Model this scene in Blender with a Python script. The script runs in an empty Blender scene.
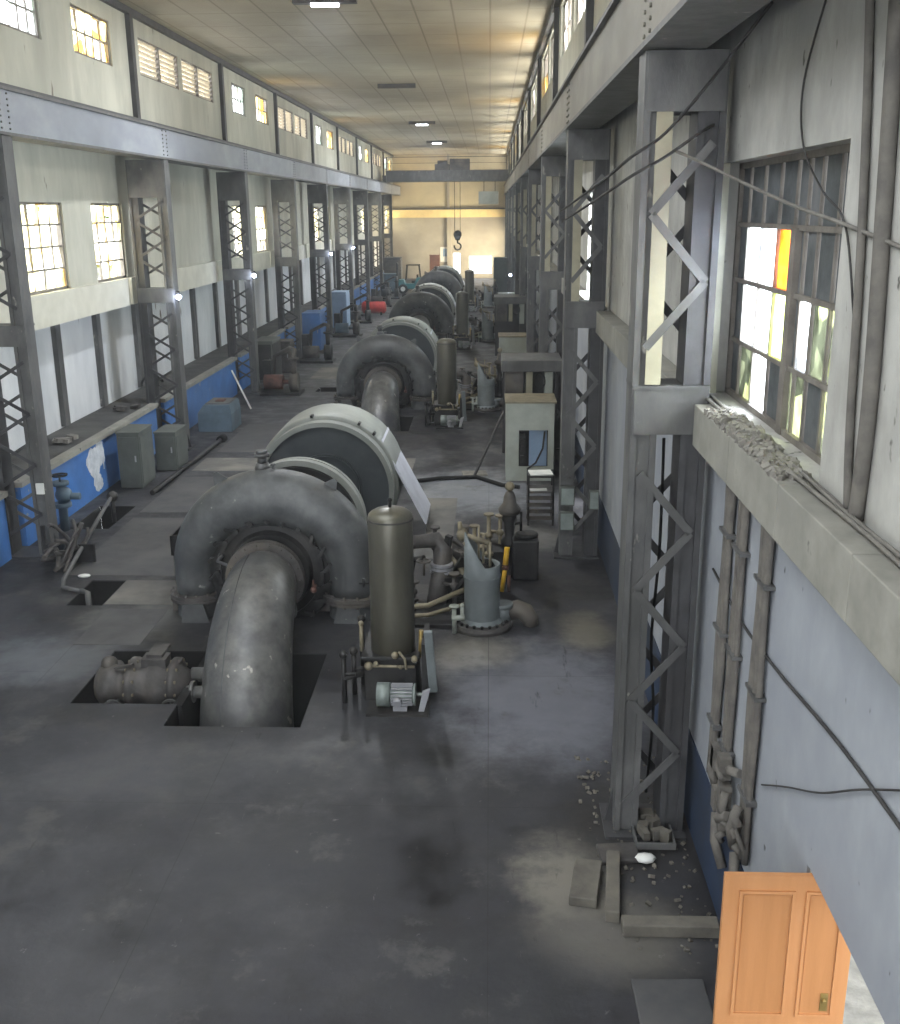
import bpy, math, random
from mathutils import Vector, Matrix
R = math.radians
rnd = random.Random(7)
scene = bpy.context.scene
col = scene.collection

# ------------------------------------------------------------------ materials
def srgb(h):
    h = h.lstrip('#'); v = [int(h[i:i+2], 16)/255 for i in (0, 2, 4)]
    return tuple(((c/12.92) if c <= .04045 else ((c+.055)/1.055)**2.4) for c in v) + (1,)
def mat(name, c1, c2=None, scale=2.0, rough=.7, metal=0., bump=.15, stretch=(1, 1, 1), detail=6, contrast=(.35, .65), c3=None, spots=None, spec=.35):
    m = bpy.data.materials.new(name); m.use_nodes = True
    nt = m.node_tree; N = nt.nodes; L = nt.links
    b = N['Principled BSDF']
    b.inputs['Roughness'].default_value = rough; b.inputs['Metallic'].default_value = metal
    b.inputs['Specular IOR Level'].default_value = spec
    c1 = srgb(c1); c2 = srgb(c2) if c2 else tuple(x*.7 for x in c1[:3])+(1,)
    tc = N.new('ShaderNodeTexCoord'); mp = N.new('ShaderNodeMapping'); mp.inputs['Scale'].default_value = stretch
    geo = N.new('ShaderNodeNewGeometry')
    L.new(geo.outputs['Position'], mp.inputs['Vector'])
    nz = N.new('ShaderNodeTexNoise'); nz.inputs['Scale'].default_value = scale; nz.inputs['Detail'].default_value = detail; nz.inputs['Roughness'].default_value = .62
    L.new(mp.outputs[0], nz.inputs['Vector'])
    rp = N.new('ShaderNodeValToRGB'); e = rp.color_ramp.elements
    e[0].position, e[1].position = contrast; e[0].color = c2; e[1].color = c1
    L.new(nz.outputs['Fac'], rp.inputs[0]); out = rp.outputs[0]
    if c3:   # second, larger layer of dirt
        n2 = N.new('ShaderNodeTexNoise'); n2.inputs['Scale'].default_value = scale*.28; n2.inputs['Detail'].default_value = 5
        L.new(mp.outputs[0], n2.inputs['Vector'])
        r2 = N.new('ShaderNodeMapRange'); r2.inputs[1].default_value = .48; r2.inputs[2].default_value = .72
        L.new(n2.outputs['Fac'], r2.inputs[0])
        mx = N.new('ShaderNodeMixRGB'); mx.inputs[2].default_value = srgb(c3)
        L.new(r2.outputs[0], mx.inputs[0]); L.new(out, mx.inputs[1]); out = mx.outputs[0]
    if spots:  # small dark marks
        n3 = N.new('ShaderNodeTexNoise'); n3.inputs['Scale'].default_value = spots[1]; n3.inputs['Detail'].default_value = 3
        L.new(mp.outputs[0], n3.inputs['Vector'])
        r3 = N.new('ShaderNodeMapRange'); r3.inputs[1].default_value = spots[2]; r3.inputs[2].default_value = spots[2]+.05
        L.new(n3.outputs['Fac'], r3.inputs[0])
        mx = N.new('ShaderNodeMixRGB'); mx.inputs[2].default_value = srgb(spots[0])
        L.new(r3.outputs[0], mx.inputs[0]); L.new(out, mx.inputs[1]); out = mx.outputs[0]
    L.new(out, b.inputs['Base Color'])
    if bump:
        bp = N.new('ShaderNodeBump'); bp.inputs['Strength'].default_value = bump; bp.inputs['Distance'].default_value = .05
        L.new(nz.outputs['Fac'], bp.inputs['Height']); L.new(bp.outputs[0], b.inputs['Normal'])
    return m
def emis(name, c, s):
    m = bpy.data.materials.new(name); m.use_nodes = True; N = m.node_tree.nodes
    b = N['Principled BSDF']; b.inputs['Base Color'].default_value = srgb(c)
    b.inputs['Emission Color'].default_value = srgb(c); b.inputs['Emission Strength'].default_value = s
    return m
def pane_mat(name, cols, cell=2.2, trans=.45):
    m = bpy.data.materials.new(name); m.use_nodes = True; nt = m.node_tree; N = nt.nodes; L = nt.links
    N.remove(N['Principled BSDF']); out = N['Material Output']
    geo = N.new('ShaderNodeNewGeometry')
    mp = N.new('ShaderNodeMapping'); mp.inputs['Scale'].default_value = (0, 1.0, .8)
    L.new(geo.outputs['Position'], mp.inputs[0])
    v = N.new('ShaderNodeTexVoronoi'); v.inputs['Scale'].default_value = cell
    L.new(mp.outputs[0], v.inputs['Vector'])
    sp = N.new('ShaderNodeSeparateColor'); L.new(v.outputs['Color'], sp.inputs[0])
    rp = N.new('ShaderNodeValToRGB'); rp.color_ramp.interpolation = 'CONSTANT'
    el = rp.color_ramp.elements
    while len(el) < len(cols): el.new(.5)
    for i, c in enumerate(cols): el[i].position = i/len(cols); el[i].color = srgb(c)
    L.new(sp.outputs[0], rp.inputs[0])
    nz = N.new('ShaderNodeTexNoise'); nz.inputs['Scale'].default_value = 5; nz.inputs['Detail'].default_value = 5
    L.new(geo.outputs['Position'], nz.inputs['Vector'])
    mr = N.new('ShaderNodeMapRange'); mr.inputs[1].default_value = .35; mr.inputs[2].default_value = .6; mr.inputs[3].default_value = .55
    L.new(nz.outputs['Fac'], mr.inputs[0])
    mu = N.new('ShaderNodeMixRGB'); mu.blend_type = 'MULTIPLY'; mu.inputs[0].default_value = 1
    L.new(rp.outputs[0], mu.inputs[1]); L.new(mr.outputs[0], mu.inputs[2])
    tr = N.new('ShaderNodeBsdfTransparent'); tl = N.new('ShaderNodeBsdfTranslucent'); mx = N.new('ShaderNodeMixShader')
    L.new(mu.outputs[0], tr.inputs[0]); L.new(mu.outputs[0], tl.inputs[0])
    mx.inputs[0].default_value = trans
    L.new(tr.outputs[0], mx.inputs[1]); L.new(tl.outputs[0], mx.inputs[2]); L.new(mx.outputs[0], out.inputs[0])
    return m

M = {}
M['wall_cream'] = mat('cream plaster', '#bab9ac', '#a7a69a', 1.6, .9, 0, .1, (1, 1, .35), c3='#98978c', spots=('#6c675c', 3.5, .70))
M['wall_grey'] = mat('pale grey plaster', '#d2d4d6', '#c2c5c8', 1.8, .9, 0, .1, (1, 1, .4), c3='#a9acb0', spots=('#6a6258', 2.2, .70))
M['wall_streaked'] = mat('streaked plaster', '#aeada8', '#9a9994', 3.5, .9, 0, .25, (1, 1, .6), c3='#8b8b87', spots=('#55554f', 9, .68), detail=10)
M['wall_rlow'] = mat('grey blue plaster', '#999da3', '#8b8f96', 2.0, .9, 0, .08, (1, 1, .7), c3='#868a93', spots=('#55565a', 9, .72))
M['end_cream'] = mat('warm cream plaster', '#bdb294', '#aca288', .5, .9, 0, .05, c3='#a39680')
M['end_band'] = mat('cream band lit yellow', '#e6cf92', '#cdb784', .6, .9, 0, .03)  # cream ledge; the warm light on it is put into the yellow
M['end_low'] = mat('end wall lower plaster', '#a9a395', '#8f897d', .4, .9, 0, .05, c3='#857e74')
M['ceiling'] = mat('ceiling board', '#a9a18d', '#968e7b', .35, .95, 0, .02, c3='#857d6b')
M['ledge'] = mat('concrete ledge', '#918f87', '#7b7a73', 2.5, .9, 0, .25, c3='#7d7c76', spots=('#50504c', 5, .70))
M['ledge_l'] = mat('cream ledge', '#cac8bb', '#bcbaad', 2, .9, 0, .08)
M['dado'] = mat('blue dado paint', '#2a3a55', '#2a3342', 1.2, .8, 0, .1, c3='#3a3f48')
M['blue_wall'] = mat('bright blue paint', '#4272b4', '#3a659f', 1.5, .7, 0, .08, c3='#56719a', spots=('#7d8796', 4, .68))
M['white_paint'] = mat('white flaked paint', '#cfd3d8', '#aeb4bb', 6, .8, 0, .1)
M['platform'] = mat('dusty platform', '#4b4a49', '#3b3b3b', 2.5, .95, 0, .4, c3='#5b5a57')
M['steel'] = mat('painted grey steel', '#656564', '#4f4f50', 4, .55, .1, .2, (1, 1, .5), c3='#474746', spots=('#8d8b84', 7, .68))
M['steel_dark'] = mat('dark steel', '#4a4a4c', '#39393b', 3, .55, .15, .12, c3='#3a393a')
M['steel_light'] = mat('light steel', '#a4a5aa', '#8e8f94', 3, .5, .1, .1, c3='#7c7c80')
M['guard'] = mat('pale lilac guard paint', '#c6c8d2', '#b0b2bc', 2, .5, 0, .06)
M['steel_cream'] = mat('cream steel', '#a39e88', '#8e8a78', 2, .6, .05, .08, c3='#7a776b')
M['beam_warm'] = mat('warm grey beam paint', '#8d897e', '#7b776e', 2, .6, .05, .08, (1, .5, 1), c3='#68655e')
M['beam'] = mat('beam grey paint', '#93979d', '#838790', 2, .6, .05, .08, (1, .5, 1), c3='#767a82')
M['casing'] = mat('worn grey casing paint', '#626465', '#464849', 3.0, .5, .15, .25, c3='#3c3d3e', spots=('#8f8f8b', 5, .68), spec=.5, detail=10)
M['elbow'] = mat('bare draft tube steel', '#71716f', '#515151', 4, .42, .3, .3, c3='#47484c', spots=('#a8a59d', 5, .67), spec=.5, detail=10)
M['iron'] = mat('oily black iron', '#2f2f30', '#1e1e1f', 4, .5, .3, .3, c3='#3d3b39')
M['iron2'] = mat('dirty iron', '#545150', '#3c3a39', 4, .6, .25, .3, c3='#6b655c')
M['drum'] = mat('generator grey paint', '#9b9e99', '#858884', 1.2, .5, .05, .06, c3='#767975')
M['drum_face'] = mat('generator dark end', '#484d50', '#3c4044', 1.5, .5, .1, .06)
M['tank'] = mat('olive tank paint', '#626054', '#4b4941', 2.6, .36, .35, .12, (1, 1, .4), c3='#3d392f', spec=.6, detail=9)
M['motor'] = mat('motor grey green', '#8a938f', '#757d7a', 4, .45, .2, .1)
M['servo'] = mat('servo grey paint', '#7f8688', '#6c7375', 2.5, .5, .1, .12, c3='#5f6466')
M['khaki'] = mat('khaki metal', '#8b826c', '#6f6858', 5, .55, .2, .2)
M['brass'] = mat('brass fitting', '#b09a62', '#8c7848', 5, .4, .6, .1)
M['yellow'] = mat('yellow paint', '#d0a428', '#b08a20', 5, .5, 0, .1)
M['red'] = mat('red paint', '#b5322e', '#8f2824', 3, .5, 0, .1)
M['rust'] = mat('rusty red iron', '#6a4a42', '#4a3833', 5, .7, .1, .3)
M['cab_grey'] = mat('cabinet grey green', '#5c605c', '#4c504d', 2, .6, .1, .08, c3='#6b6c66')
M['cab_teal'] = mat('blue grey box', '#5d6f7c', '#4e5d68', 2, .6, .1, .08)
M['cab_light'] = mat('pale panel paint', '#a9aea5', '#979c94', 2, .6, .05, .06, c3='#87897b')
M['cab_blue'] = mat('pale blue panel', '#93a9c2', '#8298b2', 2, .6, .05, .06)
M['cab_dark'] = mat('dark green panel', '#4c5655', '#3f4847', 2, .55, .1, .05)
M['teal'] = mat('teal truck paint', '#3f7f86', '#35696f', 2, .5, .1, .05)
M['rubber'] = mat('black rubber', '#1d1d1e', '#141414', 4, .8, 0, .1)
M['cable'] = mat('dull cable', '#3c3b3a', '#2c2b2b', 6, .8, 0, .1)
M['cable_l'] = mat('grey cable', '#77746e', '#625f5a', 6, .8, 0, .1)
M['conduit'] = mat('dusty conduit', '#6e6a64', '#565350', 5, .8, .05, .2)
M['debris'] = mat('dusty rubble', '#8a8780', '#6d6a65', 5, .95, 0, .6)
M['concrete'] = mat('floor concrete block', '#6a665e', '#514e49', 3, .9, 0, .3, c3='#7b766b')
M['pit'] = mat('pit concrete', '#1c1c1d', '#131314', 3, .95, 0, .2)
M['door'] = mat('orange varnished door', '#c08a5c', '#b57f52', 1.2, .45, 0, .02, (8, 8, .6), spec=.4)
M['door_dark'] = mat('orange door recess', '#b57f52', '#a87448', 1.2, .5, 0, .02, (8, 8, .6))
M['white'] = mat('white board', '#e2e3df', '#cfd0cc', 3, .7, 0, .02)
M['brown'] = mat('brown board', '#6d4a3c', '#5a3c31', 3, .7, 0, .05)
M['plate_light'] = mat('dusty floor plate', '#6e6c69', '#5a5957', 3, .7, .1, .15, c3='#87837b')
M['plate_mid'] = mat('grey floor plate', '#525253', '#454547', 3, .6, .15, .1, c3='#5e5d5d')
M['lamp_white'] = emis('lamp lens', '#f2f6ff', 14)
M['bulb'] = emis('bulb glow', '#c9d6ff', 40)
M['frame'] = mat('window frame paint', '#7c7770', '#645f59', 4, .7, 0, .1)
M['frame_white'] = mat('pale window post', '#c9c8b8', '#b5b4a6', 3, .7, 0, .05)
M['board'] = mat('blocked pane board', '#565a5c', '#3f4345', 5, .7, 0, .1, c3='#6f7173')
M['louvre'] = mat('cream louvre slat', '#d8cdb8', '#c2b8a4', 2, .7, 0, .05)
M['leaf'] = pane_mat('sunlit leaf', ['#a9b84c', '#c6c060', '#7f9a3c', '#d8d080'], 3, .8)
M['pane_warm'] = pane_mat('warm stained glass pane', ['#fffdf0', '#fff9dc', '#fbeeb8', '#fffbea', '#eef2cc', '#f0cc80', '#fffdf2', '#fff6cc'])
M['pane_cool'] = pane_mat('cool glass pane', ['#f2fbff', '#e6f4f4', '#cfe6da', '#f8fdff'])
M['pane_amber'] = pane_mat('amber glass pane', ['#ffd070', '#ffe09a', '#fff0c0', '#f0b850'])
M['pane_white'] = pane_mat('white glass pane', ['#ffffff', '#fbfdff', '#f2f8ff'])
M['pane_orange'] = pane_mat('orange glass pane', ['#c98c50', '#bf8245'])
M['pane_green'] = pane_mat('yellow green glass pane', ['#dce0a8', '#dee0b0', '#d2d8a0'])
M['pane_dim'] = pane_mat('grimy glass pane', ['#787a6c', '#5c5e54', '#9a9c80'], 4, .5)

# floor material: dark oily concrete, pale dust fields, joints
def floor_mat():
    m = bpy.data.materials.new('oily concrete floor'); m.use_nodes = True; nt = m.node_tree; N = nt.nodes; L = nt.links
    b = N['Principled BSDF']; geo = N.new('ShaderNodeNewGeometry'); P = geo.outputs['Position']
    def noise(s, d=6, r=.6, vec=P):
        n = N.new('ShaderNodeTexNoise'); n.inputs['Scale'].default_value = s; n.inputs['Detail'].default_value = d; n.inputs['Roughness'].default_value = r
        L.new(vec, n.inputs['Vector']); return n.outputs['Fac']
    def rng(v, a, c, lo=0, hi=1):
        n = N.new('ShaderNodeMapRange'); n.inputs[1].default_value = a; n.inputs[2].default_value = c; n.inputs[3].default_value = lo; n.inputs[4].default_value = hi
        n.interpolation_type = 'SMOOTHSTEP'; L.new(v, n.inputs[0]); return n.outputs[0]
    def math_(op, a, c):
        n = N.new('ShaderNodeMath'); n.operation = op
        for i, v in enumerate((a, c)):
            if isinstance(v, (int, float)): n.inputs[i].default_value = v
            else: L.new(v, n.inputs[i])
        return n.outputs[0]
    def mix(f, a, c):
        n = N.new('ShaderNodeMixRGB')
        for i, v in enumerate((f, a, c)):
            if isinstance(v, str): n.inputs[i].default_value = srgb(v)
            else: L.new(v, n.inputs[i])
        return n.outputs[0]
    big = noise(.35); mid = noise(1.3, 8, .68); fine = noise(7, 6, .7)
    c = mix(rng(mid, .40, .60), '#1b1b1e', '#303034')
    c = mix(rng(big, .42, .66), c, '#3f3f42')
    def blob(cx, cy, rx, ry, colr, amt, seed=.7):
        nonlocal c
        mp = N.new('ShaderNodeMapping'); mp.inputs['Location'].default_value = (-cx/rx, -cy/ry, 0); mp.inputs['Scale'].default_value = (1/rx, 1/ry, 0)
        L.new(P, mp.inputs[0]); ln = N.new('ShaderNodeVectorMath'); ln.operation = 'LENGTH'; L.new(mp.outputs[0], ln.inputs[0])
        d = math_('ADD', ln.outputs['Value'], math_('MULTIPLY', math_('SUBTRACT', mid, .5), 1.9*seed))
        f = math_('MULTIPLY', rng(d, 1.15, .35), amt)
        c = mix(f, c, colr)
    blob(.7, 12.6, 1.6, 2.2, '#74767f', .7)        # pale dust beside the near column
    blob(-.2, 14.0, .8, .7, '#8e8a80', .6)
    blob(.75, 8.7, .55, .7, '#77736a', .9, 1.0)      # dusty slab by the rubble
    blob(1.1, 7.9, .9, .7, '#65625c', .7)
    blob(-3.2, 10.6, 3.0, .9, '#505154', .3)
    blob(-6.4, 13.6, 1.3, 1.1, '#606368', .8)
    blob(-5.6, 15.2, 1.1, .8, '#666664', .6)
    blob(-2.2, 8.9, 1.4, 1.0, '#48494c', .3)
    blob(-.55, 11.0, .35, .35, '#222224', .9, .4)    # oil
    blob(-.4, 23.2, 1.6, 2.4, '#85888e', .75)
    blob(1.5, 14.8, .5, .9, '#6f6a5c', .7)
    blob(1.5, 16.6, .9, .9, '#262524', .8)
    blob(.9, 19.6, .7, .9, '#85827c', .5)
    blob(1.5, 9.6, .8, 1.1, '#2c2a28', .7)
    blob(0, 7.1, 1.0, .9, '#2b2c2f', .7)
    blob(-8.3, 17.5, 1.8, 2.2, '#2b2b2d', .7)
    blob(-3.6, 14.2, 2.4, 2.2, '#28282a', .55)
    blob(-5.5, 46, 3.5, 24, '#606166', .6, .3)
    c = mix(rng(fine, .64, .74, 0, .45), c, '#8d8b88')  # scuffs
    c = mix(rng(fine, .34, .26, 0, .5), c, '#232325')
    scr = N.new('ShaderNodeMapping'); scr.inputs['Scale'].default_value = (5, .8, 1); scr.inputs['Rotation'].default_value = (0, 0, .5); L.new(P, scr.inputs[0])
    c = mix(rng(noise(2.2, 8, .75, scr.outputs[0]), .64, .70, 0, .5), c, '#6d6c6b')
    c = mix(rng(noise(.9, 8, .7), .56, .66, 0, .6), c, '#4e4d4c')
    c = mix(rng(noise(.7, 9, .75, scr.outputs[0]), .40, .32, 0, .7), c, '#161618')
    # joints
    br = N.new('ShaderNodeTexBrick'); br.offset = .0; br.inputs['Scale'].default_value = 1; br.inputs['Brick Width'].default_value = 3.1
    br.inputs['Row Height'].default_value = 3.3; br.inputs['Mortar Size'].default_value = .006; br.inputs['Mortar Smooth'].default_value = .4
    L.new(P, br.inputs['Vector'])
    c = mix(math_('MULTIPLY', br.outputs['Fac'], .6), c, '#222223')
    L.new(c, b.inputs['Base Color'])
    L.new(rng(mid, .3, .7, .42, .8), b.inputs['Roughness']); b.inputs['Specular IOR Level'].default_value = .35
    bp = N.new('ShaderNodeBump'); bp.inputs['Strength'].default_value = .15; bp.inputs['Distance'].default_value = .03
    L.new(fine, bp.inputs['Height']); L.new(bp.outputs[0], b.inputs['Normal'])
    return m
M['floor'] = floor_mat()
def tile_ceiling():
    m = M['ceiling']; nt = m.node_tree; N = nt.nodes; L = nt.links; b = N['Principled BSDF']
    src = b.inputs['Base Color'].links[0].from_socket
    geo = N.new('ShaderNodeNewGeometry'); br = N.new('ShaderNodeTexBrick'); br.offset = 0
    br.inputs['Scale'].default_value = 1; br.inputs['Brick Width'].default_value = .95; br.inputs['Row Height'].default_value = 1.9
    br.inputs['Mortar Size'].default_value = .035; br.inputs['Mortar Smooth'].default_value = .6
    L.new(geo.outputs['Position'], br.inputs['Vector'])
    mx = N.new('ShaderNodeMixRGB'); mx.inputs[2].default_value = srgb('#746d5c')
    mu = N.new('ShaderNodeMath'); mu.operation = 'MULTIPLY'; mu.inputs[1].default_value = .7; L.new(br.outputs['Fac'], mu.inputs[0])
    L.new(mu.outputs[0], mx.inputs[0]); L.new(src, mx.inputs[1]); L.new(mx.outputs[0], b.inputs['Base Color'])
tile_ceiling()

# ------------------------------------------------------------------ mesh builder
class MB:
    def __init__(s): s.v = []; s.f = []; s.sm = []
    def add(s, vs, fs, smooth=False):
        o = len(s.v); s.v += [tuple(v) for v in vs]; s.f += [tuple(i+o for i in f) for f in fs]; s.sm += [smooth]*len(fs); return s
    def bx(s, x0, x1, y0, y1, z0, z1):
        vs = [(x, y, z) for x in (x0, x1) for y in (y0, y1) for z in (z0, z1)]
        return s.add(vs, [(0, 1, 3, 2), (4, 6, 7, 5), (0, 4, 5, 1), (2, 3, 7, 6), (0, 2, 6, 4), (1, 5, 7, 3)])
    def obx(s, c, size, rot=(0, 0, 0)):
        m = Matrix.Translation(c) @ (Matrix.Rotation(rot[2], 4, 'Z') @ Matrix.Rotation(rot[1], 4, 'Y') @ Matrix.Rotation(rot[0], 4, 'X'))
        h = [x/2 for x in size]
        vs = [m @ Vector((a*h[0], b*h[1], c_*h[2])) for a in (-1, 1) for b in (-1, 1) for c_ in (-1, 1)]
        return s.add(vs, [(0, 1, 3, 2), (4, 6, 7, 5), (0, 4, 5, 1), (2, 3, 7, 6), (0, 2, 6, 4), (1, 5, 7, 3)])
    def bar(s, p, q, w, h, up=(0, 0, 1)):
        p = Vector(p); q = Vector(q); d = (q-p).normalized(); a = d.cross(Vector(up))
        if a.length < 1e-3: a = d.cross(Vector((1, 0, 0)))
        a.normalize(); b = a.cross(d); a *= w/2; b *= h/2
        vs = [e+i*a+j*b for e in (p, q) for i in (-1, 1) for j in (-1, 1)]
        return s.add(vs, [(0, 1, 3, 2), (4, 6, 7, 5), (0, 4, 5, 1), (2, 3, 7, 6), (0, 2, 6, 4), (1, 5, 7, 3)])
    def tube(s, pts, r, n=12, caps=True, smooth=True):
        pts = [Vector(p) for p in pts]; k = len(pts)
        rr = r if isinstance(r, (list, tuple)) else [r]*k
        t0 = (pts[1]-pts[0]).normalized(); a = t0.orthogonal().normalized(); rings = []; vs = []
        for i, p in enumerate(pts):
            t = (pts[min(i+1, k-1)]-pts[max(i-1, 0)]).normalized()
            a = (a-t*a.dot(t)); a = a.normalized() if a.length > 1e-6 else t.orthogonal().normalized(); b = t.cross(a)
            for j in range(n):
                g = 2*math.pi*j/n; vs.append(p+(a*math.cos(g)+b*math.sin(g))*rr[i])
        fs = [(i*n+j, i*n+(j+1) % n, (i+1)*n+(j+1) % n, (i+1)*n+j) for i in range(k-1) for j in range(n)]
        s.add(vs, fs, smooth)
        if caps:
            o = len(s.v)-k*n
            s.f += [tuple(o+j for j in reversed(range(n))), tuple(o+(k-1)*n+j for j in range(n))]; s.sm += [False, False]
        return s
    def cyl(s, p, q, r, r2=None, n=16, caps=True): return s.tube([p, q], [r, r if r2 is None else r2], n, caps)
    def lathe(s, prof, c=(0, 0, 0), axis='Z', n=32, smooth=True, a0=0, a1=2*math.pi):
        full = abs(a1-a0-2*math.pi) < 1e-6; k = n if full else n+1; vs = []
        for (r, h) in prof:
            for j in range(k):
                g = a0+(a1-a0)*j/n; x, y = r*math.cos(g), r*math.sin(g)
                p = (x, y, h) if axis == 'Z' else ((x, h, y) if axis == 'Y' else (h, x, y))
                vs.append((p[0]+c[0], p[1]+c[1], p[2]+c[2]))
        fs = []
        for i in range(len(prof)-1):
            for j in range(n):
                j2 = (j+1) % k if full else j+1
                fs.append((i*k+j, i*k+j2, (i+1)*k+j2, (i+1)*k+j))
        return s.add(vs, fs, smooth)
    def sphere(s, c, r, n=12, m=8, sc=(1, 1, 1)):
        prof = [(max(r*math.sin(math.pi*i/m), 1e-4), -r*math.cos(math.pi*i/m)) for i in range(m+1)]
        o = len(s.v); s.lathe(prof, (0, 0, 0), 'Z', n)
        s.v[o:] = [(x*sc[0]+c[0], y*sc[1]+c[1], z*sc[2]+c[2]) for x, y, z in s.v[o:]]; return s
    def prism(s, pts, y0, y1, axis='Y'):
        k = len(pts)
        if axis == 'Y': vs = [(x, y0, z) for x, z in pts]+[(x, y1, z) for x, z in pts]
        elif axis == 'X': vs = [(y0, x, z) for x, z in pts]+[(y1, x, z) for x, z in pts]
        else: vs = [(x, z, y0) for x, z in pts]+[(x, z, y1) for x, z in pts]
        return s.add(vs, [tuple(range(k)), tuple(reversed(range(k, 2*k)))]+[(i, (i+1) % k, k+(i+1) % k, k+i) for i in range(k)])
    def build(s, name, m, parent=None, bevel=0, loc=None):
        me = bpy.data.meshes.new(name); me.from_pydata(s.v, [], s.f); me.polygons.foreach_set('use_smooth', s.sm)
        me.materials.append(M[m] if isinstance(m, str) else m); me.update()
        import bmesh
        bm = bmesh.new(); bm.from_mesh(me); bmesh.ops.recalc_face_normals(bm, faces=bm.faces); bm.to_mesh(me); bm.free()
        o = bpy.data.objects.new(name, me); col.objects.link(o)
        if parent: o.parent = parent
        if loc: o.location = loc
        if bevel:
            b = o.modifiers.new('b', 'BEVEL'); b.width = bevel; b.segments = 2; b.limit_method = 'ANGLE'
        return o
def tag(o, label, cat, group=None, kind=None):
    o['label'] = label; o['category'] = cat
    if group: o['group'] = group
    if kind: o['kind'] = kind
    return o
def struct(o): o['kind'] = 'structure'; return o
def thing(name, label, cat, loc=(0, 0, 0), group=None, rz=0):
    o = bpy.data.objects.new(name, None); col.objects.link(o); o.location = loc; o.rotation_euler.z = rz; o.empty_display_size = .2
    return tag(o, label, cat, group)
def dup(root, loc, label=None, rz=None):
    def cp(o, par):
        c = o.copy(); col.objects.link(c)
        if par: c.parent = par
        for ch in list(kids.get(o.name, [])): cp(ch, c)
        return c
    kids = {}
    for o in col.objects:
        if o.parent: kids.setdefault(o.parent.name, []).append(o)
    r = cp(root, None); r.location = loc
    if rz is not None: r.rotation_euler.z = rz
    if label: r['label'] = label
    return r
ORD = ['nearest', 'second', 'third', 'fourth', 'fifth', 'sixth', 'seventh', 'eighth', 'ninth', 'tenth', 'eleventh']

def grid_cells(a0, a1, b0, b1, holes):
    A = sorted({a0, a1, *[min(max(h[i], a0), a1) for h in holes for i in (0, 1)]}); B = sorted({b0, b1, *[min(max(h[i], b0), b1) for h in holes for i in (2, 3)]})
    for i in range(len(A)-1):
        run = None
        for j in range(len(B)-1):
            ca, cb = (A[i]+A[i+1])/2, (B[j]+B[j+1])/2
            hit = any(h[0] < ca < h[1] and h[2] < cb < h[3] for h in holes)
            if not hit:
                if run is None: run = [B[j], B[j+1]]
                else: run[1] = B[j+1]
            if hit or j == len(B)-2:
                if run: yield A[i], A[i+1], run[0], run[1]
                run = None
def wallx(name, m, x0, x1, y0, y1, z0, z1, holes=()):
    b = MB()
    for a, c, d, e in grid_cells(y0, y1, z0, z1, list(holes)): b.bx(x0, x1, a, c, d, e)
    return struct(b.build(name, m))

YEND = 99.9; SP = 9.05; Y0 = 9.4; CEIL = 11.0
COLY = [Y0+SP*k for k in range(11)]       # column lines; the last one is the end wall
UY = [15.5+18.1*k for k in range(4)]      # turbine lines

# ------------------------------------------------------------------ floor with pits
pits = []
for u in UY:
    pits += [(-4.08, -2.35, u-3.85, u-1.6), (-5.5, -4.08, u-3.25, u-1.55)]
pits += [(-6.95, -6.35, 15.75, 16.95), (-8.55, -7.75, 20.0, 21.7), (-6.2, -5.3, 36.6, 37.6)]
b = MB()
for a, c, d, e in grid_cells(-11.5, 2.6, -6, YEND+.3, pits): b.bx(a, c, d, e, -.02, 0)
struct(b.build('floor', 'floor'))
b = MB()
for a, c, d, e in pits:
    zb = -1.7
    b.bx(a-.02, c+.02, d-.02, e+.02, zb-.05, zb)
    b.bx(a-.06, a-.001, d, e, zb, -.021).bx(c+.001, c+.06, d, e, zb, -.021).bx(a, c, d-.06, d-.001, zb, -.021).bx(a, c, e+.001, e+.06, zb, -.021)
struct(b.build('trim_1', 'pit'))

# ------------------------------------------------------------------ ceiling with an unseen opening added above the camera end for overhead light
b = MB()
for a, c, d, e in grid_cells(-9.2, 2.0, -6, YEND+.3, [(-7.8, -1.0, -4, 14)]): b.bx(a, c, d, e, CEIL, CEIL+.1)
struct(b.build('ceiling', 'ceiling'))
b = MB()
for x in (-8.9+.06, 1.63-.06): b.bx(x-.06, x+.06, -6, YEND, CEIL-.16, CEIL-.003)
struct(b.build('trim_2', 'steel_dark'))

# ------------------------------------------------------------------ windows
WN = [0]
def window(x, y0, y1, z0, z1, rows, cols, side, panes='pane_warm', skip=0., frame='frame', open_=0):
    """glazed window in an X wall; side +1 = glass faces +x room side"""
    WN[0] += 1
    f = MB(); t = .035
    f.bx(x-.05, x+.05, y0, y0+.07, z0, z1).bx(x-.05, x+.05, y1-.07, y1, z0, z1).bx(x-.05, x+.05, y0, y1, z0, z0+.06).bx(x-.05, x+.05, y0, y1, z1-.06, z1)
    for i in range(1, rows): z = z0+(z1-z0)*i/rows; f.bx(x-.03, x+.03, y0, y1, z-t/2, z+t/2)
    for i in range(1, cols): y = y0+(y1-y0)*i/cols; f.bx(x-.025, x+.025, y-t/2, y+t/2, z0, z1)
    o = struct(f.build('window_%d' % WN[0], frame))
    p = MB()
    for i in range(rows):
        for j in range(cols):
            if rnd.random() < skip: continue
            ya = y0+(y1-y0)*j/cols+.02; yb = y0+(y1-y0)*(j+1)/cols-.02; za = z0+(z1-z0)*i/rows+.02; zb = z0+(z1-z0)*(i+1)/rows-.02
            tl = rnd.choice([0, 0, 0, .06, -.05])
            p.add([(x+.004, ya, za), (x+.004, yb, za), (x+.004+tl, yb, zb), (x+.004+tl, ya, zb)], [(0, 1, 2, 3)])
    if p.v: p.build('glass_pane', panes, o)
    return o
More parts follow.
